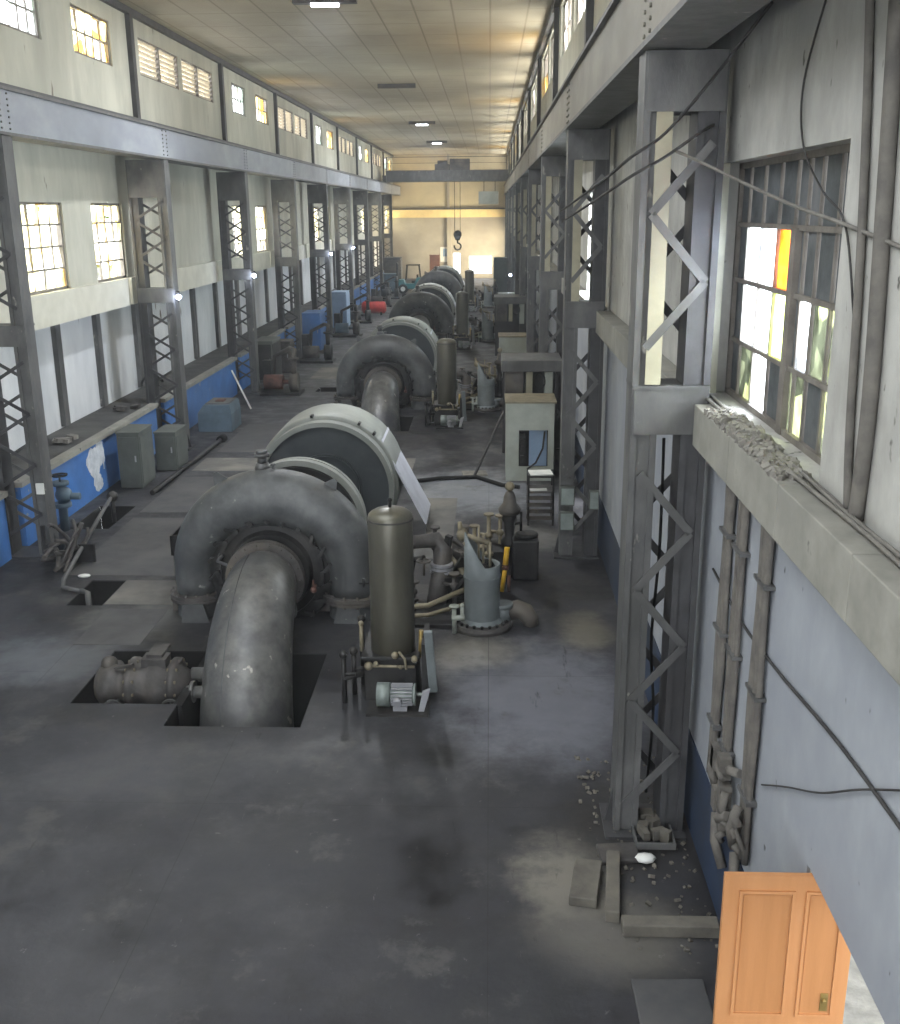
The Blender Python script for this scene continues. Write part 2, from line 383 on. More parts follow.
def louvre(x, y0, y1, z0, z1, side):
    WN[0] += 1
    f = MB(); n = 7
    for y in (y0, (y0+y1)/2, y1): f.bx(x-.08, x+.08, y-.05, y+.05, z0, z1)
    f.bx(x-.08, x+.08, y0, y1, z0-.03, z0+.03).bx(x-.08, x+.08, y0, y1, z1-.03, z1+.03)
    o = struct(f.build('window_%d' % WN[0], 'frame'))
    s = MB()
    for i in range(n):
        z = z0+(i+.5)*(z1-z0)/n
        s.obx((x, (y0+y1)/2, z), (.012, y1-y0-.1, .115), (0, side*R(28), 0))
    s.build('louvre_slats', 'louvre', o)
    return o

# left side: lower alcove wall, ledge, window wall, upper wall
LWX = -9.5; LUX = -8.9
holes_l, holes_u = [], []
for k in range(0, 11):
    y = COLY[0]+SP*(k-1)
    if k % 2 == 0:
        continue
for k in range(-1, 10):
    y = Y0+SP*k                    # bay from y to y+SP
    if k % 2 == 1:                 # bays with two windows
        holes_l += [(y+3.05, y+5.3, 4.55, 6.42), (y+7.05, y+9.2, 4.55, 6.42)]
        holes_u += [(y+1.6, y+3.7, 9.5, 10.48), (y+5.4, y+7.75, 9.5, 10.48)]
    else:
        holes_u += [(y+.75, y+4.25, 9.55, 10.45), (y+4.6, y+8.1, 9.55, 10.45)]
wallx('wall_left', 'wall_cream', LWX-.3, LWX, -6, YEND, 4.55, 7.9, holes_l)
wallx('wall_left_upper', 'wall_cream', LUX-.3, LUX, -6, YEND, 7.9, CEIL+.1, holes_u)
struct(MB().bx(LWX-.3, LUX-.301, -6, YEND, 7.9, 8.1).build('trim_3', 'wall_cream'))
wallx('wall_left_lower', 'wall_grey', -10.5, -10.2, -6, YEND, 0, 3.95)
i = 0
for h in holes_l:
    window(LWX-.1, h[0], h[1], h[2], h[3], 4, 4, 1, 'pane_warm', .10)
for h in holes_u:
    if h[1]-h[0] < 3: window(LUX-.1, h[0], h[1], h[2], h[3], 2, 5, 1, 'pane_cool' if i % 2 == 0 else 'pane_amber', .05); i += 1
    else: louvre(LUX-.1, h[0], h[1], h[2], h[3], 1)
# ledge beam, bay by bay
b = MB()
for k in range(-1, 10):
    y = Y0+SP*k; b.bx(-10.2, -9.4, y+.12, y+SP-.12, 3.86, 4.55)
struct(b.build('trim_4', 'ledge_l'))
b = MB()
for k in range(-1, 10):
    y = Y0+SP*k
    for q in (2.2, 5.6, 8.2): b.bx(-10.2, -10.08, y+q, y+q+.28, 1.3, 3.86)
struct(b.build('trim_5', 'steel'))
b = MB()
for k in range(1, 10):
    y = Y0+SP*k; b.bx(LUX, LUX+.12, y-.12, y+.12, 8.25, CEIL-.16)
struct(b.build('trim_6', 'steel_dark'))
# platform and blue low wall
struct(MB().bx(-10.2, -9.06, -6, YEND, 0, 1.26).build('trim_7', 'platform'))
b = MB(); c = MB()
for k in range(-1, 10):
    y = Y0+SP*k; b.bx(-9.055, -8.9, y+.35, y+SP-.35, 0, 1.2); c.bx(-9.055, -8.84, y+.3, y+SP-.3, 1.2, 1.3)
struct(b.build('wall_low_blue', 'blue_wall')); struct(c.build('trim_8', 'ledge'))

# right side
RX = 2.1
holes_r = [(4.1, 6.0, 0, 2.05), (6.5, 10.0, 4.5, 6.58)]
for k in (1, 3, 5, 7): holes_r += [(Y0+SP*k+1.8, Y0+SP*k+4.6, 4.5, 6.58)]
for k in (1, 3): holes_r += [(Y0+SP*k+2.6, Y0+SP*k+3.9, 0.0, 2.3)]
wallx('wall_right', 'wall_rlow', RX, RX+.3, -6, YEND, 0, 4.37, holes_r + [(90.5, 97.5, 0, 4.3)])  # last opening is added to let a warm lamp reach the end wall
wallx('wall_right_upper', 'wall_streaked', RX, RX+.3, -6, YEND, 4.37, 8.25, [h for h in holes_r if h[2] > 3])
holes_c = []
for k in range(0, 10):
    y = Y0+SP*k
    holes_c += [(y+.8, y+4.2, 9.55, 10.75), (y+4.8, y+8.2, 9.55, 10.75)]
wallx('wall_right_top', 'wall_cream', 1.66, 1.96, -6, YEND, 8.25, CEIL+.1, holes_c)
for n_, h in enumerate(holes_c): window(1.78, h[0], h[1], h[2], h[3], 2, 4, -1, 'pane_amber' if n_ % 4 in (1,) else 'pane_white', .25)
for h in holes_r:
    if h[2] > 3 and h[0] > 8: window(RX+.2, h[0], h[1], h[2], h[3], 4, 6, -1, 'pane_cool', .1)
b = MB().bx(1.3, 2.4, -6, YEND, 8.25, 8.33)
struct(b.build('trim_9', 'steel_dark'))
b = MB()
for k in range(1, 10):
    y = Y0+SP*k; b.bx(1.54, 1.66, y-.12, y+.12, 8.33, CEIL-.16)
struct(b.build('trim_10', 'steel_dark'))
# dado band on the right wall
b = MB()
for a, c in ((6.05, Y0+SP+2.5), (Y0+SP+4.0, Y0+SP*3+2.5), (Y0+SP*3+4.0, YEND), (-6, 4.05)): b.bx(RX-.012, RX-.001, a, c, 0, .97)
struct(b.build('baseboard_right', 'dado'))
# ledges
b = MB()
for k in range(-1, 10):
    y = Y0+SP*k+.4; n = 6
    for j in range(n):
        ya = y+.1+(SP-.55)*j/n; yb = y+.1+(SP-.55)*(j+1)/n
        b.bx(RX-.25, RX-.001, ya+.004, yb-.004, 4.12, 4.498)
struct(b.build('trim_11', 'ledge', bevel=.008))
struct(MB().bx(RX+.001, RX+.3, 6.5, 10.0, 4.480, 4.499).build('trim_12', 'ledge'))

# the big near window, pane by pane
WN[0] += 1
x = RX+.2; f = MB()
ys = [10.0, 9.62, 9.12, 8.62, 8.16, 7.86, 7.56, 7.16, 6.86, 6.5]; zs = [4.5, 5.02, 5.56, 6.05, 6.58]
f.bx(x-.04, x+.04, 6.5, 6.56, 4.5, 6.58).bx(x-.04, x+.04, 9.94, 10.0, 4.5, 6.58).bx(x-.04, x+.04, 6.5, 10, 4.5, 4.55).bx(x-.04, x+.04, 6.5, 10, 6.53, 6.58)
for z in zs[1:-1]: f.bx(x-.03, x+.03, 6.5, 10, z-.02, z+.02)
for y in ys[1:-1]: f.bx(x-.025, x+.025, y-.018, y+.018, 4.5, 6.58)
f.bx(x-.05, x+.05, 8.0, 8.14, 4.5, 6.05)
nearw = struct(f.build('window_%d' % WN[0], 'frame'))
MB().bx(RX-.02, RX+.06, 9.93, 10.02, 4.45, 6.62).build('jamb_post', 'frame_white', nearw)
grid = ["........."[:9],  # placeholder
        ]
rows = {0: "dgwdddgdd", 1: "dwwgdwfgd", 2: "dwwodddds", 3: "ddddddddd"}
rows[0] = "dfwdffdfd"; rows[1] = "dwwgdwfff"; rows[2] = "dwwodddds"
cell = {'w': ('pane_white', MB()), 'o': ('pane_orange', MB()), 'g': ('pane_green', MB()), 'f': ('pane_dim', MB()), 'd': ('board', MB()), 's': ('pane_amber', MB())}
for r_, s_ in rows.items():
    for j, ch in enumerate(s_):
        ya, yb = ys[j+1]+.02, ys[j]-.02
        if ch == 's': cell['d'][1].bx(x-.004, x+.004, ya+.1, yb, zs[r_]+.02, zs[r_+1]-.02); ya, yb = ya, ya+.09
        cell[ch][1].bx(x-.003, x+.003, ya, yb, zs[r_]+.02, zs[r_+1]-.02)
for ch, (mm, bb) in cell.items():
    if bb.v: bb.build('blocked_pane' if ch == 'd' else 'glass_pane', mm, nearw)

# end wall
b = MB(); b.bx(-11, 3, YEND, YEND+.3, 6.2, CEIL+.1); struct(b.build('wall_end_upper', 'end_cream'))
b = MB()
for a, c, d, e in grid_cells(-11, 3, 0, 5.5, [(-1.9, .2, .4, 2.0), (-3.4, -2.75, 0, 2.3)]): b.bx(a, c, YEND, YEND+.3, d, e)
struct(b.build('wall_end', 'end_low'))
struct(MB().bx(-9.5, 2.1, YEND-.25, YEND+.3, 5.5, 6.2).build('trim_13', 'end_band'))
struct(MB().bx(-9.5, 2.1, YEND-.33, YEND-.25, 6.2, 6.32).build('trim_14', 'steel_dark'))
b = MB().bx(-3.95, -3.55, YEND-.3, YEND-.001, 0, 5.5); b.bx(-3.9, -3.7, YEND-.2, YEND-.001, 6.33, CEIL)
struct(b.build('trim_15', 'end_low'))

# ------------------------------------------------------------------ crane runway beams
def runway(xf, s, label):
    bmat = 'beam' if s < 0 else 'beam_warm'
    t = thing('crane_runway_beam', label, 'beam', (xf, 0, 7.5))
    y0, y1 = -6, YEND-.3
    MB().bx(*sorted((-s*.0, s*.05)), y0, y1, .0, .72).build('beam_web', bmat, t)
    b = MB().bx(*sorted((-s*.06, s*.50)), y0, y1, .70, .75).bx(*sorted((-s*.04, s*.5)), y0, y1, -.03, .02)
    b.build('beam_flange', 'steel', t)
    MB().bx(*sorted((s*.3, s*.34)), y0, y1, .02, .7).build('stiffener_web', 'beam', t)
    MB().bx(*sorted((s*.12, s*.2)), y0, y1, .75, .84).build('crane_rail', 'steel_dark', t)
    b = MB()
    for k in range(0, 10):
        y = Y0+SP*k
        for dy in (-.16, .16):
            for i in range(7): b.cyl((-s*.001, y+dy, .08+.095*i), (-s*.022, y+dy, .08+.095*i), .018, n=6)
    b.build('rivets', 'steel' if s < 0 else 'beam_warm', t)
    return t
runway(-8.2, -1, 'long grey riveted crane runway beam high along the left wall')
runway(1.3, 1, 'grey crane runway beam along the right wall above the near lattice columns')
struct(MB().bx(-8.88, -8.71, -6, YEND, 8.2, 8.24).build('trim_16', 'steel_dark'))

# ------------------------------------------------------------------ lattice columns (local +x = from inner face to the wall)
def column_parts(t, W, ph, right):
    HB = 6.98 if right else 6.55; BA, BB = (4.2, 4.62) if right else (3.92, 4.26)
    H = 7.46; F = .24; D = .34
    b = MB(); lip = .02
    def chan(x0, x1):
        b = MB()
        b.bx(x0, x0+.02, -D/2, D/2, .03, H).bx(x1-.02, x1, -D/2, D/2, .03, H)
        for yy in (-D/2+.0, D/2-.02): b.bx(x0+.02, x1-.02, yy, yy+.02, .03, H)
        for yy in (-D/2-.03, D/2): b.bx(x0, x0+.06, yy, yy+.03, .03, H); b.bx(x1-.06, x1, yy, yy+.03, .03, H)
        return b
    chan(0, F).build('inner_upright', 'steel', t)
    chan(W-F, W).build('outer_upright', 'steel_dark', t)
    yl = D/2+.035; st = .58 if right else .47
    for sgn, nm in ((-1, 'lacing_bars'), (1, 'lacing_bars')):
        b = MB(); z = .35; i = 0 if sgn < 0 else 1
        while z+st < HB-.05:
            if not (BA-.12 < z+st/2 < BB+.12):
                xa, xb = (.1, W-.1) if i % 2 == 0 else (W-.1, .1)
                b.bar((xa, sgn*yl, z), (xb, sgn*yl, z+st), .02, .085, (0, 1, 0)) if False else b.bar((xa, sgn*yl, z), (xb, sgn*yl, z+st), .075 if right else .06, .018, (0, 1, 0))
            z += st; i += 1
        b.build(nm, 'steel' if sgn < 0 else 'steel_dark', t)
    b = MB().bx(.02, W-.02, -yl-.012, -yl+.012, HB, H).bx(.02, W-.02, yl-.012, yl+.012, HB, H); b.build('head_plate', 'steel', t)
    b = MB().bx(.02, W-.02, -yl-.014, -yl+.012, BA, BB).bx(.02, W-.02, yl-.012, yl+.012, BA, BB).bx(0, W, -yl-.03, yl+.03, BB, BB+.03); b.build('batten_plate', 'steel', t)
    if right: MB().bx(.11, .25, -yl-.006, -yl+.01, BB+.04, HB).build('lit_face_strip', 'steel_cream', t)  # cream strip paints in the light on the upright's front face
    MB().bx(-.1, W+.02, -.32, .32, 0, .03).build('base_plate', 'steel_dark', t)
    MB().prism([(-.08, .03), (.0, .03), (.0, .4)], -.02, .02).build('base_gusset', 'steel_dark', t)
t = thing('lattice_column', 'x', 'column', (1.3, COLY[0]+.25, 0), 'lattice columns along the right wall')
column_parts(t, .70, 0, True); rc = t
for k in range(10):
    lab = ('large lattice steel column nearest the camera, beside the big window at right' if k == 0 else
           '%s lattice steel column from the camera along the right wall' % ORD[k])
    if k == 0: t['label'] = lab
    else: dup(rc, (1.3, COLY[k]+.1, 0), lab)
t = thing('lattice_column', 'x', 'column', (-8.2, COLY[1], 0), 'lattice columns along the left wall')
column_parts(t, .98, 0, False); t.rotation_euler.z = math.pi; lc = t
for k in range(1, 10):
    lab = ('lattice steel column cut by the left edge of the view' if k == 1 else
           '%s full lattice steel column along the left wall, counted from the camera' % ('first' if k == 2 else ORD[k-1]))
    if k == 1: t['label'] = lab
    else: dup(lc, (-8.2, COLY[k], 0), lab)

# ------------------------------------------------------------------ turbine
def arc(cx, cz, r, a0, a1, n, y=0): return [(cx+r*math.cos(a0+(a1-a0)*i/n), y, cz+r*math.sin(a0+(a1-a0)*i/n)) for i in range(n+1)]
def make_turbine():
    t = thing('water_turbine', 'x', 'turbine', (-3.4, UY[0], 0), 'water turbines down the hall')
    Rr = 1.26; cz = .74
    pts = [(Rr, 0, .36), (Rr, 0, .55)]+[(x, y, cz+(z-cz)*.935) for x, y, z in arc(0, cz, Rr, 0, math.pi, 32)]+[(-Rr, 0, .55), (-Rr, 0, .36)]
    rr = [.41-.09*i/(len(pts)-1)+.09*math.sin(math.pi*i/(len(pts)-1))**2 for i in range(len(pts))]
    v = MB().tube(pts, rr, 28).build('spiral_casing', 'casing', t)
    for sx, r0 in ((1, .41), (-1, .33)):
        fl = MB()
        for z in (.30, .36): fl.lathe([(.1, z-.028), (r0+.1, z-.028), (r0+.1, z+.026), (.1, z+.026)], (sx*Rr, 0, 0), 'Z', 28, False)
        for i in range(14):
            g = 2*math.pi*i/14; fl.cyl((sx*Rr+(r0+.055)*math.cos(g), (r0+.055)*math.sin(g), .24), (sx*Rr+(r0+.055)*math.cos(g), (r0+.055)*math.sin(g), .43), .022, n=6)
        fl.build('bolted_flange', 'iron2', t)
        MB().lathe([(r0, 0), (r0-.02, .29)], (sx*Rr, 0, 0), 'Z', 20).build('casing_leg', 'casing', t)
        MB().prism([(sx*(Rr-.28), 0), (sx*(Rr+.16), 0), (sx*(Rr+.12), .30), (sx*(Rr-.2), .30)], -.46, -.42).build('support_plate', 'casing', t)
    for g in (R(118), R(55)):
        c = Vector((Rr*math.cos(g), 0, cz+Rr*math.sin(g))); n = Vector((math.cos(g), 0, math.sin(g))); tt = Vector((-n.z, 0, n.x))
        b = MB(); a = c+n*.33; p = [a-tt*.14, a+tt*.14, a+n*.2+tt*.03, a+n*.2-tt*.03]
        b.add([q+Vector((0, y, 0)) for y in (-.02, .02) for q in p], [(0, 1, 2, 3), (7, 6, 5, 4), (0, 4, 5, 1), (1, 5, 6, 2), (2, 6, 7, 3), (3, 7, 4, 0)])
        b.build('lifting_lug', 'casing', t)
    g = R(96); b = MB(); c = Vector((-.12, .1, cz+Rr+.33))
    b.cyl(c, c+Vector((0, 0, .12)), .13, .1, 14).cyl(c+Vector((0, 0, .12)), c+Vector((0, 0, .22)), .075, n=12).cyl(c+Vector((0, 0, .22)), c+Vector((0, 0, .27)), .13, n=6).cyl(c+Vector((0, 0, .27)), c+Vector((0, 0, .32)), .09, n=12)
    b.cyl(c+Vector((.18, -.05, -.02)), c+Vector((.18, -.05, .09)), .025, n=8).cyl(c+Vector((.18, -.05, .09)), c+Vector((.18, -.05, .12)), .045, n=6)
    b.build('air_valve', 'elbow', t)
    # head cover and guide vane gear
    b = MB().lathe([(.25, -.34), (.62, -.36), (.66, -.25), (.98, -.2), (1.02, -.1), (1.02, .15), (.3, .15)], (0, 0, .8), 'Y', 48, False)
    b.build('head_cover', 'iron', t)
    b = MB().lathe([(.78, -.30), (.84, -.30), (.84, -.24), (.78, -.24), (.78, -.30)], (0, 0, .8), 'Y', 48, False)
    for i in range(20):
        ln = MB()
        g = 2*math.pi*i/20; c = Vector((.82*math.cos(g), -.3, .8+.82*math.sin(g))); d = Vector((.95*math.cos(g+.12), -.27, .8+.95*math.sin(g+.12)))
        b.cyl(c+Vector((0, .1, 0)), c-Vector((0, .08, 0)), .035, n=8); ln.bar(c-Vector((0, .06, 0)), d-Vector((0, .05, 0)), .05, .04, (0, 1, 0)); ln.cyl(d+Vector((0, .1, 0)), d-Vector((0, .1, 0)), .03, n=8)
        ln.build('guide_vane_lever', 'iron', t)
    b.build('regulating_ring', 'iron', t)
    b = MB().lathe([(.44, -.75), (.60, -.75), (.60, -.68), (.44, -.68)], (0, 0, .82), 'Y', 40, False).lathe([(.44, -.66), (.60, -.66), (.60, -.6), (.44, -.6)], (0, 0, .82), 'Y', 40, False)
    for i in range(18):
        g = 2*math.pi*i/18; b.cyl((.55*math.cos(g), -.80, .82+.55*math.sin(g)), (.55*math.cos(g), -.56, .82+.55*math.sin(g)), .02, n=6)
    b.build('throat_flange', 'iron2', t)
    # draft elbow going down into the pit
    pts, rr = [], []
    pts += [(0, -.35, .82), (0, -.7, .82)]; rr += [.45, .47]
    for i in range(1, 19):
        g = math.pi/2*i/18; pts.append((.10*(i/18), -.7-2.08*math.sin(g), .82-2.05*(1-math.cos(g)))); rr.append(.47+.19*(i/18)**.55)
    pts.append((.1, -2.78, -1.68)); rr.append(.66)
    e = MB().tube(pts, rr, 32).build('draft_elbow', 'elbow', t)
    b = MB()
    for q, r_ in zip(pts, rr):     # weld seam riding on top of the bend
        pass
    top = []
    for i in range(2, len(pts)-1):
        d = (Vector(pts[i+1])-Vector(pts[i-1])).normalized(); n = Vector((0, d.z, -d.y)); n = -n if n.z < 0 and i < 8 else n
        n = Vector((0, -abs(n.y), abs(n.z))); top.append(Vector(pts[i])+(n*math.cos(.35)+Vector((-1, 0, 0))*math.sin(.35))*rr[i]*1.003)
    MB().tube(top, .008, 6).build('weld_seam', 'casing', e)
    c = Vector((.43, -1.15, .5)); n = Vector((.93, -.3, .25)).normalized(); u = n.orthogonal().normalized(); w = n.cross(u)
    MB().cyl(c-n*.05, c+n*.06, .14, n=18).build('inspection_cover', 'casing', e)
    # small red cock and rod in front of the cover
    b = MB().cyl((.72, -.42, .62), (.72, -.6, .62), .025, n=8).sphere((.72, -.62, .62), .05).cyl((.72, -.62, .62), (.72, -.62, .78), .015, n=6); b.build('drain_cock', 'rust', t)
    b = MB().cyl((-.75, -.55, 1.05), (-.38, -.62, .92), .025, n=8).cyl((-.75, -.55, 1.05), (-.75, -.25, 1.05), .03, n=8); b.build('operating_rod', 'elbow', t)
    MB().bx(-1.7, 1.7, .05, 1.1, 0, .14).build('sole_plate', 'iron2', t)
    MB().lathe([(.1, 0), (.95, 0), (.95, .3), (.1, .3)], (0, .55, .8), 'Y', 40, False).build('rear_cover', 'iron', t)
    return t
TL = ['large grey water turbine nearest the camera, with its draft elbow plunging into the floor pit',
      'second water turbine from the camera, behind the light grey generator drum',
      'third water turbine from the camera down the hall',
      'farthest water turbine, close to the bright end wall']
tu = make_turbine(); tu['label'] = TL[0]
for k in (1, 2, 3): dup(tu, (-3.4, UY[k], 0), TL[k])

# ------------------------------------------------------------------ generator with drum cover, flywheel ring and guard
def make_gen():
    t = thing('generator', 'x', 'generator', (-3.15, UY[0]+4.6, 0), 'generators behind the turbines')
    r = 1.37; cz = 1.03
    MB().lathe([(r-.06, -.55), (r, -.55), (r+.03, -.5), (r+.03, .75), (r, .8), (.3, .8)], (0, 0, cz), 'Y', 72).build('stator_drum', 'drum', t)
    MB().lathe([(r-.14, -.84), (r-.05, -.84), (r-.05, -.56), (r-.14, -.56), (r-.14, -.84)], (0, 0, cz), 'Y', 72, False).build('end_ring', 'drum', t)
    MB().lathe([(.25, -.72), (r-.14, -.72), (r-.14, -.56)], (0, 0, cz), 'Y', 72, False).build('end_shield', 'drum_face', t)
    b = MB()
    for rr in (.62, .66): b.lathe([(rr, -.78), (rr+.03, -.78), (rr+.03, -.72)], (0, 0, cz), 'Y', 48, False)
    b.build('seal_ring', 'drum_face', t)
    for g in (R(100), R(62), R(48)):
        n = Vector((math.cos(g), 0, math.sin(g))); c = Vector((0, -.55, cz))+n*(r+.04)
        MB().obx(c, (.05, .16, .05), (0, -g, 0)).build('clamp', 'iron', t)
    g = R(40); p0 = Vector(((r+.04)*math.cos(g), 0, cz+(r+.04)*math.sin(g))); d = Vector((math.sin(g)*.62, 0, -math.cos(g))).normalized()
    b = MB(); q = p0+d*1.85
    b.add([(p0.x, -.5, p0.z), (p0.x, .78, p0.z), (q.x, .78, q.z), (q.x, -.62, q.z), (p0.x-.03, -.5, p0.z-.02), (p0.x-.03, .78, p0.z-.02), (q.x-.03, .78, q.z-.02), (q.x-.03, -.62, q.z-.02)],
          [(0, 1, 2, 3), (7, 6, 5, 4), (0, 4, 5, 1), (1, 5, 6, 2), (2, 6, 7, 3), (3, 7, 4, 0)])
    b.build('side_guard', 'guard', t)
    MB().bx(-1.6, 1.9, -.9, 1.1, 0, .12).build('bed_frame', 'steel_dark', t)
    MB().cyl((-.2, -3.6, .8), (-.2, -.7, .8), .14, n=20).build('shaft', 'elbow', t)
    b = MB().lathe([(.15, -2.80), (1.09, -2.80), (1.09, -2.66), (.15, -2.7)], (-.2, 0, .86), 'Y', 56, False)
    fwh = b.build('flywheel', 'iron', t)
    MB().lathe([(1.10, -2.72), (1.2, -2.72), (1.2, -2.55), (1.10, -2.55), (1.10, -2.72)], (-.2, 0, .86), 'Y', 64, False).lathe([(1.12, -2.40), (1.17, -2.40), (1.17, -2.30), (1.12, -2.30), (1.12, -2.40)], (-.2, 0, .86), 'Y', 64, False).build('flywheel_rim', 'drum', fwh)
    b = MB().prism([(-.75, 0), (.35, 0), (.1, .95), (-.1, 1.12), (-.3, 1.12), (-.5, .95)], -1.9, -1.35); b.build('bearing_pedestal', 'casing', t, bevel=.02)
    MB().cyl((-.2, .8, .9), (-.2, 1.6, .9), .42, n=28).build('exciter', 'drum_face', t)
    return t
GL = ['generator with a large pale grey drum and sloping side guard, right behind the nearest turbine',
      'generator with pale ring behind the second turbine', 'generator drum behind the third turbine', 'generator drum behind the farthest turbine']
ge = make_gen(); ge['label'] = GL[0]
for k in (1, 2, 3): dup(ge, (-3.2, UY[k]+4.6, 0), GL[k])

# ------------------------------------------------------------------ pressure tank with sump, pump motor and belt guard
def make_tank():
    t = thing('pressure_tank', 'x', 'tank', (-1.26, UY[0]-2.8, 0), 'governor pressure tanks')
    r = .29
    prof = [(.02, .60), (r-.01, .60), (r, .62)]+[(r, .72+1.72*i/4) for i in range(1, 5)]+[(r*math.cos(a), 2.44+.13*math.sin(a)) for a in [R(x) for x in (15, 30, 45, 60, 75, 89.5)]]
    v = MB().lathe(prof, (0, 0, 0), 'Z', 36).build('vessel', 'tank', t)
    MB().lathe([(r, 2.41), (r+.008, 2.41), (r+.008, 2.43), (r, 2.43)], (0, 0, 0), 'Z', 36, False).build('dome_seam', 'iron2', v)
    MB().cyl((0, 0, 2.55), (0, 0, 2.65), .02, n=8).sphere((0, 0, 2.66), .03).build('vent_plug', 'iron', v)
    MB().cyl((-.29, -.05, 1.55), (-.42, -.05, 1.55), .014, n=8).cyl((-.36, -.05, 1.5), (-.36, -.05, 1.62), .02, n=8).build('level_cock', 'iron', v)
    MB().bx(-.36, .32, -.28, .5, 0, .60).bx(-.40, .36, -.32, .54, .58, .63).build('oil_sump', 'iron', t, bevel=.01)
    b = MB()
    for (x, y, z, q) in ((-.3, -.3, .5, .06), (.05, -.32, .66, .05), (.3, -.3, .6, .05), (-.2, -.34, .55, .035), (.12, -.33, .5, .03)): b.sphere((x, y, z), q, 8, 6)
    b.cyl((-.3, -.3, .5), (.3, -.32, .5), .02, n=8).tube([(.1, -.3, .7), (.18, -.38, .64), (.2, -.4, .5)], .018, 6)
    b.build('sump_fittings', 'khaki', t)
    m = MB().cyl((-.17, -.55, .22), (.0, -.55, .22), .155, n=24).cyl((.0, -.55, .22), (.30, -.55, .22), .115, n=24).cyl((.30, -.55, .22), (.33, -.55, .22), .14, n=24).cyl((.33, -.55, .22), (.45, -.55, .22), .025, n=10)
    mo = m.build('pump_motor', 'motor', t)
    b = MB()
    for i in range(20):
        g = 2*math.pi*i/20; b.obx((.15, -.55+.13*math.cos(g), .22+.13*math.sin(g)), (.27, .035, .010), (g, 0, 0))
    b.build('cooling_fins', 'steel_light', mo)
    MB().bx(.04, .22, -.66, -.44, .03, .10).cyl((.1, -.66, .2), (.1, -.74, .17), .055, n=12).build('terminal_box', 'steel_light', mo)
    MB().obx((.52, -.42, .62), (.11, .06, .95), (R(12), R(-3), 0)).build('belt_guard', 'servo', t, bevel=.01)
    MB().prism([(.36, 0), (.43, 0), (.52, .34), (.42, .3)], -.66, -.60).build('guard_foot', 'steel_light', t)
    MB().bx(-.3, .5, -.75, -.35, 0, .035).bx(.40, .47, -.4, .3, .0, .85).build('pump_base', 'iron', t)
    MB().cyl((.36, -.1, .55), (.38, -.1, .92), .028, n=10).build('oil_pipe', 'brass', t)
    b = MB()
    for (x, y, h) in ((-.52, -.1, .62), (-.44, .2, .95), (-.62, -.35, .68)):
        b.cyl((x, y, 0), (x, y, h), .035, n=8).sphere((x, y, h), .06, 8, 6).cyl((x, y, h*.6), (x+.15, y, h*.6), .03, n=8)
    b.cyl((-.62, -.35, .35), (-.36, -.2, .35), .04, n=8)
    b.build('side_valves', 'iron', t)
    MB().cyl((-.42, 0, .58), (-.42, 0, .95), .028, n=8).sphere((-.42, 0, .97), .04, 8, 6).build('relief_cock', 'khaki', t)
    return t
KL = ['tall olive pressure tank on a black sump beside the nearest turbine, motor below',
      'olive pressure tank beside the second turbine', 'olive pressure tank beside the third turbine', 'olive pressure tank beside the farthest turbine']
ta = make_tank(); ta['label'] = KL[0]
for k in (1, 2, 3): dup(ta, (-1.26, UY[k]-2.8, 0), KL[k])

